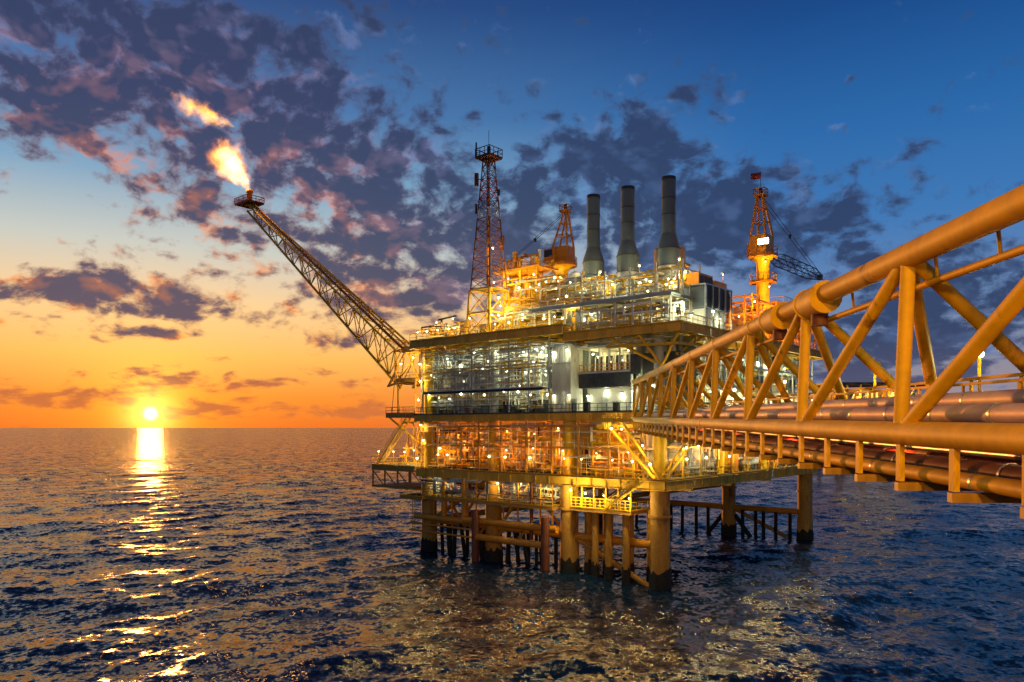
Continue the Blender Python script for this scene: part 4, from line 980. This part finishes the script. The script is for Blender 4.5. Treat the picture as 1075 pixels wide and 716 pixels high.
# turbine enclosures under each stack
t = platform_plate('side_deck', 'grey edged roof deck over the turbine row under the stacks', -.8, 14.0, -2.0, 20.5, 37.0, 'x', girder=.4, gmat='grey', rmat='galv', cat='deck')
for x in (-.6, 5.0):
    for i in range(9): MB().bar((x, -1.8+2.75*i, ZU if -1.8+2.75*i < 14 else ZV), (x, -1.8+2.75*i, 36.55), .2, .2).build('column', M['pale'], t)
for i, a in enumerate(SA):
    tt = thing('turbine_module', None, 'turbine', (5.0, a, ZU)); reg(tt, 'pale turbine enclosure with round intake under the exhaust stacks', 'turbine', 'turbine enclosures')
    z0 = (ZU if a < 13 else ZV)+.02
    MB().bb(2.4, 8.0, a-1.9, a+1.9, z0, 36.4).build('enclosure', M['pale'], tt)
    MB().lathe((2.3, a+.5, z0+1.7), [(.95, -.5), (.95, .05), (.7, .06)], 16, 'x').build('intake', M['dark'], tt)
    MB().bb(1.6, 2.35, a-1.7, a-.7, z0, z0+2.4).build('control_box', M['dark'], tt)
    MB().bb(2.3, 2.39, a-1.75, a-.4, z0+.1, z0+2.5).build('door', M['orange'], tt)
    MB().pipe([(1.0, a+1.6, z0), (1.0, a+1.6, z0+2.6), (3.0, a+1.6, z0+2.6)], .3, 10).build('duct', M['galv'], tt)
    # ducts on the roof beside the stack
    for s in (-1, 1): MB().bb(6.5, 8.2, a+s*2.6-.7, a+s*2.6+.7, 37.02, 41.2+.5*s).build('filter_house', M['pale'], tt)
    MB().pipe([(5.6, a, 37.1), (5.6, a, 39.4), (8.2, a, 39.4)], .55, 12).build('duct', M['galv'], tt)
t = thing('pipe_rack', 'pale and yellow pipes round the feet of the exhaust stacks', 'pipe rack', (4, 9, 37))
pipes(t, 50, 3.0, 7.0, -1.6, 22.0, 37.3, 41.6, ('pale', 'yellow', 'galv', 'white', 'yellow'), (.08, .2), 25, (.15, .4, .45))
rack_frame(t, [3.0, 7.6], [-1.6, 2.4, 6.4, 10.4, 14.4, 18.4, 22.0], [40.6], 37.02, 41.8, M['pale'], .2)
t = thing('pipe_rack', 'pale pipes along the front of the turbine row', 'pipe rack', (0, 8, ZU))
pipes(t, 34, -.6, 2.0, -3.0, 13.6, ZU+.4, 36.4, ('pale', 'galv', 'white', 'yellow'), (.08, .22), 26, (.1, .35, .55))
for i in range(8): lamp((.2+1.0*(i % 2), -2.6+2.15*i, 36.0), 'yellow' if i % 3 else 'white', 180, 'lamp under the roof of the turbine row', 'lamps in the turbine row')
for i in range(9): lamp((3.6+1.4*(i % 2), -1.4+2.6*i, 40.0), 'yellow' if i % 2 else 'white', 230, 'bright lamp round the feet of the exhaust stacks', 'lamps at the stack feet', 2.4)
for i in range(24): lamp((xr.uniform(-.4, 6.5), xr.uniform(-2.4, 21), xr.uniform(34.0, 36.2) if i % 2 else xr.uniform(37.8, 41.4)), ('yellow', 'white')[i % 2], 40, 'small lamp scattered round the turbine row', 'small lamps at the turbines', light=i % 3 == 0)
for i in range(4): lamp((7.2, 1.5+6.0*i, 42.9), 'yellow', 160, 'lamp on a tall post beside an exhaust stack', 'lamps beside the stacks', 3.6)
# tan tank behind the nearest stack
t = thing('tan_exhaust_housing', 'broad tan cylinder standing behind the nearest exhaust stack', 'tank', (24, 12.1, ZU))
tx, ty = 24.0, 12.1
MB().lathe((tx, ty, 0), [(2.5, 40.0), (2.5, 48.8), (2.3, 48.8), (2.3, 48.0)], 24).build('shell', M['tan'], t)
for k in range(4): MB().bar((tx+1.6*(-1)**k, ty+1.6*(-1)**(k//2), ZU), (tx+1.6*(-1)**k, ty+1.6*(-1)**(k//2), 40.0), .35, .35).build('leg', M['dark'], t)
# dark two-storey cabin at the near right corner
t = thing('control_cabin', 'dark louvred cabin over a lit white room at the right end of the top deck', 'cabin', (8.5, -2.5, ZU))
MB().bb(5.0, 12.4, -3.6, .8, 35.7, 38.5).build('upper_room', M['stack'], t)
MB().bb(6.2, 12.2, -3.0, .8, ZU+.03, 35.66).build('lower_room', M['pale'], t)
for i in range(4):
    f_ = MB().bb(5.2+1.82*i, 6.85+1.82*i, -3.68, -3.61, 36.0, 38.2).build('louvre_panel', M['dark'], t)
    m = MB()
    for j in range(7): m.bb(5.25+1.82*i, 6.8+1.82*i, -3.74, -3.69, 36.1+.3*j, 36.22+.3*j)
    m.build('louvre', M['dark'], f_)
for i in range(5): MB().bar((5.0+1.85*i, -3.85, ZU), (5.0+1.85*i, -3.85, 38.6), .18, .18).build('post', M['galv'], t)
for i in range(3): MB().bar((4.9, -3.8+2.2*i, ZU), (4.9, -3.8+2.2*i, 38.6), .18, .18).build('post', M['galv'], t)
MB().bb(4.8, 12.6, -3.9, 1.0, 38.52, 38.68).build('roof', M['galv'], t)
t = thing('roof_unit', 'orange lit box unit on the roof of the dark cabin', 'roof unit', (8, -1, 38.7))
MB().bb(5.4, 9.4, -2.6, .6, 38.7, 40.3).build('body', M['orange'], t); MB().bb(10.0, 13.6, -2.6, .6, 38.7, 39.9).build('body', M['orange'], t)
for i in range(3): MB().bb(5.7+1.25*i, 6.7+1.25*i, -2.68, -2.61, 38.9, 40.0).build('vent', M['dark'], t)
for (x, y, z, w) in ((4.6, -2.6, 35.2, 45), (7.0, -3.5, 35.2, 40), (10.5, -3.5, 35.0, 40), (4.6, .4, 35.3, 45)): lamp((x, y, z), 'white', w, 'white lamp round the lit room under the dark cabin', 'lamps at the cabin')
lamp((12.9, -3.0, 41.2), 'orange', 300, 'orange lamp beside the roof units of the cabin', 'lamps at the cabin', 2.4)
lamp((4.4, -1.0, 41.2), 'orange', 200, 'orange lamp left of the roof units of the cabin', 'lamps at the cabin', 2.4)

# ================================================================== right side of the platform, seen through the bridge
wall('grey green clad wall facing the bridge on the main deck', 3.2, 3.5, 51.0, ZM+.02, 31.8, 'green', 3.0, 'x')
wall('pale clad wall facing the sea on the right of the lowest deck', 4.0, 3.5, 51.0, ZL+.02, 20.8, 'white', 3.0, 'x')
t = thing('pipe_rack', 'grey pipes along the right side of the main deck behind the bridge', 'pipe rack', (25, 0, ZM))
rack_frame(t, [5, 9.5, 14, 18.5, 23, 27.5, 32, 36.5, 41, 45.5, 50], [-1.4, 2.6], [25.4, 29.0], ZM+.01, 31.7, M['grey'])
pipes(t, 60, 3, 50, -1.3, 2.4, 22.8, 31.5, ('grey', 'pale', 'green', 'galv', 'yellow'), (.08, .24), 27, (.5, .12, .38))
for i, x in enumerate((7.5, 12.5, 20.5, 26.0, 34.5, 39.5, 47.5)): vessel_v(x, 1.0, ZM+.02, .9+.15*(i % 3), 4.4+.9*(i % 2), M[('pale', 'grey', 'white')[i % 3]], 'pale upright vessel on the main deck behind the bridge', 'vessels behind the bridge')
for i, x in enumerate((16.2, 30.0, 43.5)): cabinet(x, .4, 25.6, (2.6, 1.6, 2.4), M['dark'], 'dark cabinet on a shelf behind the bridge', 'cabinets behind the bridge')
for i in range(11): lamp((5.5+4.3*i, -1.6, 24.8), 'yellow' if i % 3 else 'white', 170, 'lamp on the main deck behind the bridge trusses', 'lamps behind the bridge')
for i in range(6): lamp((8+8*i, -.2, 30.2), 'white', 150, 'white lamp high under the top deck behind the bridge', 'high lamps behind the bridge')
t = thing('flood_light', 'bright white flood light shining through the bridge truss', 'flood light', (22, -3.4, 29.3))
MB().box((22, -3.2, 29.3), (.7, .5, .6)).build('lamp_head', M['grey'], t); MB().box((22, -3.5, 29.3), (.6, .06, .5)).build('lens', glowmat('flood_glow', (.95, 1, .85), 40), t)
MB().bar((22, -3.0, 29.3), (22, -2.0, 31.6), .1, .1).build('bracket', M['grey'], t)
L_ = bpy.data.lights.new('flood_lamp', 'POINT'); L_.energy = 500; L_.color = LC['white']; L_.shadow_soft_size = .2
o = bpy.data.objects.new('flood_lamp', L_); col.objects.link(o); o.parent = t; o.location = (0, -.6, 0)
t = thing('pipe_rack', 'pale lit pipes along the right side of the lowest deck', 'pipe rack', (25, 0, ZL))
rack_frame(t, [4, 9, 14, 19, 24, 29, 34, 39, 44, 49.5], [-1.1, 3.0], [17.4, 20.3], ZL+.01, 20.8, M['yellow'], .2)
pipes(t, 50, 3, 51, -1.0, 2.8, 13.9, 20.4, ('white', 'yellow', 'pale', 'galv', 'orange'), (.08, .24), 28, (.4, .12, .48))
for i, x in enumerate((6.5, 11.4, 16.6, 27.0, 31.5, 41.8, 46.8)): vessel_v(x, 1.4, ZL+.02, .9+.2*(i % 2), 4.6, M[('white', 'pale')[i % 2]], 'white upright vessel on the right side of the lowest deck', 'vessels on the lower right')
for i, x in enumerate((21.6, 36.2)): cabinet(x, 1.0, ZL, (2.6, 2.2, 3.6), M['orange'], 'orange lit cabinet on the right side of the lowest deck', 'cabinets on the lower right')
for i in range(13): lamp((3.2+3.8*i, -1.0, 17.6), ('yellow', 'white', 'orange')[i % 3], 150, 'lamp above the right rail of the lowest deck', 'lamps on the lower right')
for i in range(8): lamp((5+6*i, -1.2, ZL+2.6), 'yellow', 70, 'small post lamp along the right rail of the lowest deck', 'rail lamps on the lower right', 2.4, light=False)
# orange lit equipment on the top deck behind the bridge
t = thing('pipe_rack', 'orange lit pipes on the top deck round the front crane', 'pipe rack', (32, 0, ZU))
rack_frame(t, [19.5, 24, 28.5, 34, 39, 44, 48], [-2.6, 3, 8], [36.4, 39.0], ZU+.01, 39.2, M['orange'], .24)
pipes(t, 56, 17, 48, -2.6, 6, ZU+.4, 39.8, ('orange', 'yellow', 'tan', 'orange'), (.08, .24), 29, (.4, .2, .4))
for i, x in enumerate((21, 26, 37.5, 43)): vessel_v(x, 1.2, ZU+.02, 1.0, 5.2, M['tan'], 'orange lit upright vessel near the front crane', 'vessels near the front crane')
for i in range(8): lamp((17.5+4*i, -2.8, 36.0+2.2*(i % 2)), 'orange', 260, 'orange lamp on the top deck near the front crane', 'lamps near the front crane')
deck_x = platform_plate('side_deck', 'orange railed platform right of the front crane column', 33, 46, -3.0, 3.0, 39.6, 'xyXY', girder=.4, gmat='orange', rmat='orange', cat='deck')

# ================================================================== pedestal cranes
def crane(x, y, z0, zc, r, boom_dir, boom_len, label, flag=False, slope=0.0, big=1.0, mat='yellow'):
    t = thing('pedestal_crane', label, 'crane', (x, y, z0))
    MB().lathe((x, y, 0), [(r, z0), (r, zc-5.8)], 18).build('pedestal', M[mat], t)
    MB().lathe((x, y, 0), [(r, zc-5.78), (r, zc-.9), (r*1.7, zc-.1)], 18).build('pedestal_head', M[mat], t)
    pl = MB().tube((x, y, zc-4.0), (x, y, zc-3.8), r*2.1, 18).build('service_platform', M['orange'], t)
    n = 14; m = MB(); pts = [(x+r*2.05*math.cos(2*math.pi*i/n), y+r*2.05*math.sin(2*math.pi*i/n), zc-3.8) for i in range(n+1)]
    m.rail(pts, 1.1, .9, .045).build('handrail', M['orange'], pl)
    sl_ = MB().tube((x, y, zc-.08), (x, y, zc+.25), r*2.2, 18).build('slew_platform', M['orange'], t)
    pts = [(x+r*2.15*math.cos(2*math.pi*i/n), y+r*2.15*math.sin(2*math.pi*i/n), zc+.25) for i in range(n+1)]
    MB().rail(pts, 1.1, .9, .045).build('handrail', M['orange'], sl_)
    bd = Vector(boom_dir).normalized(); sd = Vector((-bd.y, bd.x, 0))
    c = Vector((x, y, zc+.26))
    rz = math.atan2(bd.y, bd.x)
    MB().box(c-bd*.5+Vector((0, 0, 1.5)), (3.2, 2.6, 2.9), rz).build('machine_house', M['orange'], t)
    cb = c+bd*1.0+sd*(1.9)
    k = MB().box(cb+Vector((0, 0, 1.3)), (1.9, 1.5, 2.2), rz).build('cab', M['orange'], t)
    MB().box(cb+Vector((0, 0, 1.6))+sd*.78, (1.6, .05, 1.2), rz).build('window', M['glass'], k); MB().box(cb+Vector((0, 0, 1.6))+bd*.98, (.05, 1.2, 1.2), rz).build('window', M['glass'], k)
    top = c-bd*.9+Vector((0, 0, 9.0))
    for s in (-1, 1):
        MB().tube(c+sd*s*1.2+bd*1.0+Vector((0, 0, 2.9)), top+sd*s*.45, .17, 8).build('a_frame_leg', M['orange'], t)
        MB().tube(c+sd*s*1.2-bd*1.9+Vector((0, 0, 2.9)), top+sd*s*.45-bd*.3, .2, 8).build('a_frame_leg', M['orange'], t)
    for q in (.35, .68):
        a = c+Vector((0, 0, 2.9))
        l1 = (a+sd*1.2+bd*1.0).lerp(top+sd*.45, q); l2 = (a-sd*1.2+bd*1.0).lerp(top-sd*.45, q); l3 = (a+sd*1.2-bd*1.9).lerp(top+sd*.45-bd*.3, q); l4 = (a-sd*1.2-bd*1.9).lerp(top-sd*.45-bd*.3, q)
        for u, v_ in ((l1, l2), (l3, l4), (l1, l3), (l2, l4)): MB().tube(u, v_, .09, 6).build('a_frame_brace', M['orange'], t)
    MB().box(top-Vector((0, 0, -.1)), (1.5, 1.7, .2), rz).build('top_platform', M['orange'], t)
    tq = top+Vector((0, 0, .2)); cor = [tq+bd*i*.75+sd*j*.85 for i, j in ((-1, -1), (1, -1), (1, 1), (-1, 1), (-1, -1))]
    MB().rail(cor, 1.0, .8, .05).build('handrail', M['orange'], t); MB().tube(top+Vector((0, 0, .2)), top+Vector((0, 0, 1.4)), .3, 8).build('sheave', M['dark'], t)
    # lattice boom
    p0 = c+bd*1.7+Vector((0, 0, .4)); p1 = p0+bd*boom_len+Vector((0, 0, slope*boom_len)); n = max(6, int(boom_len/1.6))
    up = Vector((0, 0, 1))
    def sec(q):
        w = .25+.55*min(1, q*5) if q < .8 else .8-.45*(q-.8)/.2; p = p0.lerp(p1, q)
        return [p+sd*w+up*w, p-sd*w+up*w, p-sd*w-up*w, p+sd*w-up*w]
    S = [sec(i/n) for i in range(n+1)]
    for i in range(n):
        for k in range(4):
            MB().bar(S[i][k], S[i+1][k], .12, .12).build('boom_chord', M['dark' if flag else 'orange'], t)
            MB().bar(S[i][k], S[i+1][(k+1) % 4] if i % 2 else S[i+1][(k+3) % 4], .06, .06).build('boom_lacing', M['dark' if flag else 'orange'], t)
    for s in (-1, 1):
        MB().tube(top+sd*s*.3, p0.lerp(p1, .97)+up*.5+sd*s*.3, .045, 5).build('hoist_rope', M['dark'], t)
    MB().box(p0.lerp(p1, .985), (.7, .8, .9), rz).build('boom_tip', M['dark'], t)
    q = top.lerp(p1, .45); MB().box(q, (.35, .35, .6)).build('hook_block', M['dark'], t)
    if flag:
        MB().tube(top+Vector((0, 0, .2)), top+Vector((0, 0, 3.9)), .045, 6).build('flag_pole', M['dark'], t)
        m = MB(); N_ = 8; w = 1.5; h = 1.0; vs = []; b0 = top+Vector((0, 0, 2.8)); fd = Vector((-.5, .8, 0)).normalized(); fn = Vector((-fd.y, fd.x, 0))
        for i in range(N_+1):
            for th in (-.01, .01):
                for j in (0, 1): vs.append(b0+fd*(w*i/N_)+Vector((0, 0, h*j-.12*i/N_))+fn*(.12*math.sin(i*1.1)+th))
        fs = []
        for i in range(N_):
            A = 4*i; B = A+4; fs += [(A, A+1, B+1, B), (A+2, B+2, B+3, A+3), (A+1, A+3, B+3, B+1), (A, B, B+2, A+2)]
        m.add(vs, fs, True).build('flag', M['red'], t)
    return t, c, top
_, c2, _t = crane(30.0, -.9, ZU, 46.6, 1.0, (1, 0, 0), 24.0, 'orange pedestal crane with lattice boom and small flag above the bridge', True)
t = thing('flood_light', 'bright flood light on the front of the right crane house', 'flood light', (27.4, -2.0, 48.4))
MB().box((27.7, -2.0, 48.5), (.4, 1.7, .9)).build('lamp_head', M['grey'], t); MB().box((27.45, -2.0, 48.5), (.08, 1.6, .8)).build('lens', glowmat('crane_glow', (1, .7, .3), 30), t)
lamp((28.2, -2.2, 45.8), 'amber', 260, 'lamp under the house of the right crane', 'lamps on the right crane')
lamp((27.9, -2.4, 41.6), 'orange', 300, 'lamp on the service platform of the right crane', 'lamps on the right crane')
lamp((27.6, -2.4, 38.0), 'orange', 300, 'lamp low on the column of the right crane', 'lamps on the right crane')
crane(20.5, 31.5, ZV, 48.2, 1.3, (-.15, 1, 0), 11.0, 'orange pedestal crane standing behind the process area, left of the stacks', False, -.02)
lamp((18.4, 29.4, 46.2), 'amber', 300, 'lamp under the house of the rear crane', 'lamps on the rear crane')
lamp((18.2, 29.4, 42.2), 'amber', 300, 'lamp on the column of the rear crane', 'lamps on the rear crane')

# ================================================================== flare boom and its flame
t = thing('flare_boom', 'long rusty lattice flare boom reaching up to the left over the sea', 'flare boom', (3.0, 46, 30))
TIP = Vector((3.0, 104.0, 69.2)); NB = 17
R1, R2, R3 = Vector((.6, 52.4, 33.6)), Vector((6.0, 52.4, 33.6)), Vector((3.2, 54.0, 27.0))
E1, E2, E3 = TIP+Vector((-.7, 0, 0)), TIP+Vector((.7, 0, 0)), TIP+Vector((0, .9, -1.4))
S = [[R1.lerp(E1, i/NB), R2.lerp(E2, i/NB), R3.lerp(E3, i/NB)] for i in range(NB+1)]
for i in range(NB):
    fm = M['yellow']
    for k in range(3):
        MB().tube(S[i][k], S[i+1][k], .22 if k < 2 else .24, 8).build('chord', fm, t)
        MB().tube(S[i][k], S[i][(k+1) % 3], .1, 6).build('brace', fm, t)
        MB().tube(S[i][k] if i % 2 else S[i][(k+1) % 3], S[i+1][(k+1) % 3] if i % 2 else S[i+1][k], .1, 6).build('brace', fm, t)
mid0, mid1 = Vector((2.6, 52.6, 33.9)), TIP+Vector((0, .2, .5))
MB().pipe([mid0-Vector((0, 6, 0)), mid0, mid1, mid1+Vector((0, 0, 2.4))], .23, 10).build('flare_pipe', M['rust'], t)
MB().pipe([mid0+Vector((1.6, -6, 0)), mid0+Vector((1.6, 0, 0)), mid1+Vector((.5, -.4, -.2))], .16, 8).build('flare_pipe', M['orange'], t)
MB().rail([R1+Vector((1.2, 0, .3)), E1+Vector((.3, 0, .3))], 1.0, 2.8, .022).build('handrail', M['yellow'], t)
pl = MB().bb(TIP.x-2.0, TIP.x+2.0, TIP.y-2.6, TIP.y+2.8, TIP.z-.25, TIP.z).build('tip_platform', M['rust'], t)
q = [(TIP.x-2, TIP.y-2.6, TIP.z), (TIP.x+2, TIP.y-2.6, TIP.z), (TIP.x+2, TIP.y+2.8, TIP.z), (TIP.x-2, TIP.y+2.8, TIP.z), (TIP.x-2, TIP.y-2.6, TIP.z)]
MB().rail(q, 1.2, 1.6, .06).build('handrail', M['rust'], pl)
MB().lathe((TIP.x, TIP.y, TIP.z), [(.55, .02), (.55, 2.3), (.75, 2.4), (.75, 3.0), (.6, 3.0)], 14).build('burner', M['orange'], t)
# root frame on the platform
rf = thing('boom_root_frame', 'ochre braced frame tying the flare boom to the left yellow column', 'frame', (3, 45.6, 28))
for x in (.4, 6.1):
    for p, q in (((x, 45.7, 33.6), (x, 52.0, 33.2)), ((x, 45.8, 27.4), (x, 52.0, 27.6)), ((x, 45.8, 27.4), (x, 49.0, 33.4)), ((x, 53.8, 27.2), (x, 49.0, 33.4)), ((x, 52.0, 27.6), (x, 54.0, 27.2)), ((x, 51.9, 27.6), (x, 51.9, 33.2)), ((x, 45.8, 33.0), (x, 51.5, 28.0))):
        MB().bar(p, q, .3, .3).build('beam', M['ochre'], rf)
for p, q in (((.4, 52.0, 27.6), (6.1, 52.0, 27.6)), ((.4, 51.9, 33.2), (6.1, 51.9, 33.2)), ((.4, 45.8, 27.4), (6.1, 51.9, 27.6))): MB().bar(p, q, .25, .25).build('beam', M['ochre'], rf)
MB().bb(-.8, 6.8, 45.8, 48.8, 32.6, 33.5).build('anchor_block', M['ochre'], rf)
MB().tube((0.2, 52, 27.6), (-.8, 51.5, 22.6), .05, 6).build('stay', M['dark'], rf)
for p in ((-.2, 47.0, 31.6), (-.2, 50.4, 31.0)): lamp(p, 'amber', 180, 'lamp in the root frame of the flare boom', 'lamps on the boom root')

def flame_mat(name, k, seedoff, ramp, sq, L, R0):
    ma = bpy.data.materials.new(name); ma.use_nodes = True; N = NT(ma.node_tree)
    g = N.n('ShaderNodeTexCoord').outputs['Object']
    wn = N.n('ShaderNodeTexNoise'); N.set(wn.inputs['Vector'], N.v('ADD', g, seedoff)); wn.inputs['Scale'].default_value = .42; wn.inputs['Detail'].default_value = 4; wn.inputs['Roughness'].default_value = .6
    w = N.v('ADD', g, N.v('SCALE', N.v('SUBTRACT', wn.outputs['Color'], (.5, .5, .5)), 7.0))
    s = N.n('ShaderNodeSeparateXYZ'); N.set(s.inputs[0], w); s0 = N.n('ShaderNodeSeparateXYZ'); N.set(s0.inputs[0], g)
    f = N.ss(s0.outputs[2], 0.0, 3.5)                        # no wander at the burner
    wx = N.m('ADD', N.m('MULTIPLY', s.outputs[0], f), N.m('MULTIPLY', s0.outputs[0], N.m('SUBTRACT', 1.0, f)))
    wy = N.m('ADD', N.m('MULTIPLY', s.outputs[1], f), N.m('MULTIPLY', s0.outputs[1], N.m('SUBTRACT', 1.0, f)))
    r = N.m('SQRT', N.m('ADD', N.m('MULTIPLY', wx, wx), N.m('MULTIPLY', wy, wy)))
    q = N.m('DIVIDE', s0.outputs[2], L)
    RR = N.m('ADD', R0, N.m('MULTIPLY', N.m('SINE', N.m('MULTIPLY', N.m('POWER', q, 1.1), 2.75)), sq))
    inten = N.ss(N.m('MULTIPLY', N.m('DIVIDE', r, RR), -1.0), -1.0, -.25)
    inten = N.m('MULTIPLY', inten, N.ss(N.m('MULTIPLY', N.m('ADD', q, N.m('MULTIPLY', N.m('SUBTRACT', wn.outputs[0], .5), .8)), -1.0), -1.0, -.72))
    colr = N.ramp(inten, ramp)
    em = N.n('ShaderNodeEmission'); N.set(em.inputs[0], colr); N.set(em.inputs[1], N.m('MULTIPLY', N.m('POWER', inten, 1.3), k))
    o = N.n('ShaderNodeOutputMaterial'); N.t.links.new(em.outputs[0], o.inputs[1])
    return ma
tipw = PF.w((TIP.x, TIP.y, TIP.z+3.0))
fl = bpy.data.objects.new('flare_flame', None); col.objects.link(fl); fl.location = tipw; BASE[fl.name] = (WF, tuple(tipw))
tag(fl, 'bright yellow gas flame blowing left off the flare boom tip', 'flame')
fm1 = flame_mat('flame', .8, (3.1, 0, 1.7), [(0, (1, .22, .0)), (.4, (1, .34, .015)), (.75, (1, .45, .07)), (1, (1, .62, .2))], 3.8, 13.5, .5)
fm2 = flame_mat('flame_wisp', .5, (0, 5.1, 0), [(0, (1, .26, .0)), (.5, (1, .36, .01)), (1, (1, .46, .03))], 2.2, 15.0, .4)
def flame_part(name, off, tilt_x, prof, mat):
    o = bpy.data.objects.new(name, MB().lathe((0, 0, 0), prof, 20).mesh(name, mat)); col.objects.link(o); o.parent = fl
    o.location = off; o.rotation_euler = (0, tilt_x, 0); return o
flame_part('flame_body', (0, 0, 0), R(-37), [(.7, -.1), (2.0, 1.2), (4.0, 3.5), (5.6, 7), (5.8, 11), (4.5, 14.5)], fm1)
flame_part('flame_wisp', (-3.5, 0, 14.0), R(-66), [(1.0, -.1), (3.6, 2.5), (4.6, 6), (4.6, 11), (3.0, 15.5)], fm2)
L_ = bpy.data.lights.new('flame_light', 'POINT'); L_.energy = 20000; L_.color = (1, .45, .1); L_.shadow_soft_size = 2.0
o = bpy.data.objects.new('flame_light', L_); col.objects.link(o); o.parent = fl; o.location = (-3, 0, 6)

# ================================================================== another platform far off to the right
def far_platform(px0, Y, k, label):
    X = (px0-537.5)/800*Y; t = thing('distant_platform', label, 'oil platform', (X, Y, 0), WF)
    w, dep, zd, hr = 24*k, 16*k, 28.0, 15.0
    for sx_ in (-.5, -.17, .17, .5):
        for sy_ in (-.5, .5): MB().tube((X+sx_*w*.86, Y+sy_*dep*.8, -5), (X+sx_*w*.86, Y+sy_*dep*.8, zd), 1.2, 10).build('leg', M['leg'], t)
    MB().bb(X-w/2, X+w/2, Y-dep/2, Y+dep/2, zd, zd+1.6).build('deck', M['ochre'], t)
    MB().bb(X-w/2-4, X+w/2+20, Y-dep/2, Y+dep/2, zd+hr, zd+hr+1.2).build('roof_deck', M['dark'], t)
    r_ = random.Random(int(px0))
    for i in range(18):
        x = X-w/2+w*(i+.5)/18; h = r_.uniform(4, 13.5); MB().bb(x-w/45, x+w/45, Y-dep/2+.8, Y+dep/2-1, zd+1.61, zd+1.6+h).build('module', M[r_.choice(('tan', 'pale', 'orange', 'green'))], t)
    for i in range(7): MB().bar((X-w/2+w*i/6, Y-dep/2, zd+1.6), (X-w/2+w*i/6, Y-dep/2, zd+hr), .6, .6).build('post', M['yellow'], t)
    for i in range(6): MB().bar((X-w/2+w*i/6, Y-dep/2-.4, zd+2), (X-w/2+w*(i+1)/6, Y-dep/2-.4, zd+hr-.6), .5, .5).build('brace', M['yellow'], t)
    MB().tube((X-w*.3, Y, zd+hr+1.2), (X-w*.3, Y, zd+hr+7), .5, 8).build('vent', M['dark'], t)
    return X, dep
X_, dp_ = far_platform(905, 420, 1.83, 'distant oil platform with dark flat roof seen behind the bridge rail')
for i in range(5): lamp((X_-17+8.5*i, 420-dp_/2-1.2, 38.0), 'amber', 3500, 'lamp on the distant platform behind the bridge', 'lamps on the distant platform', 0, WF)
finish_labels()
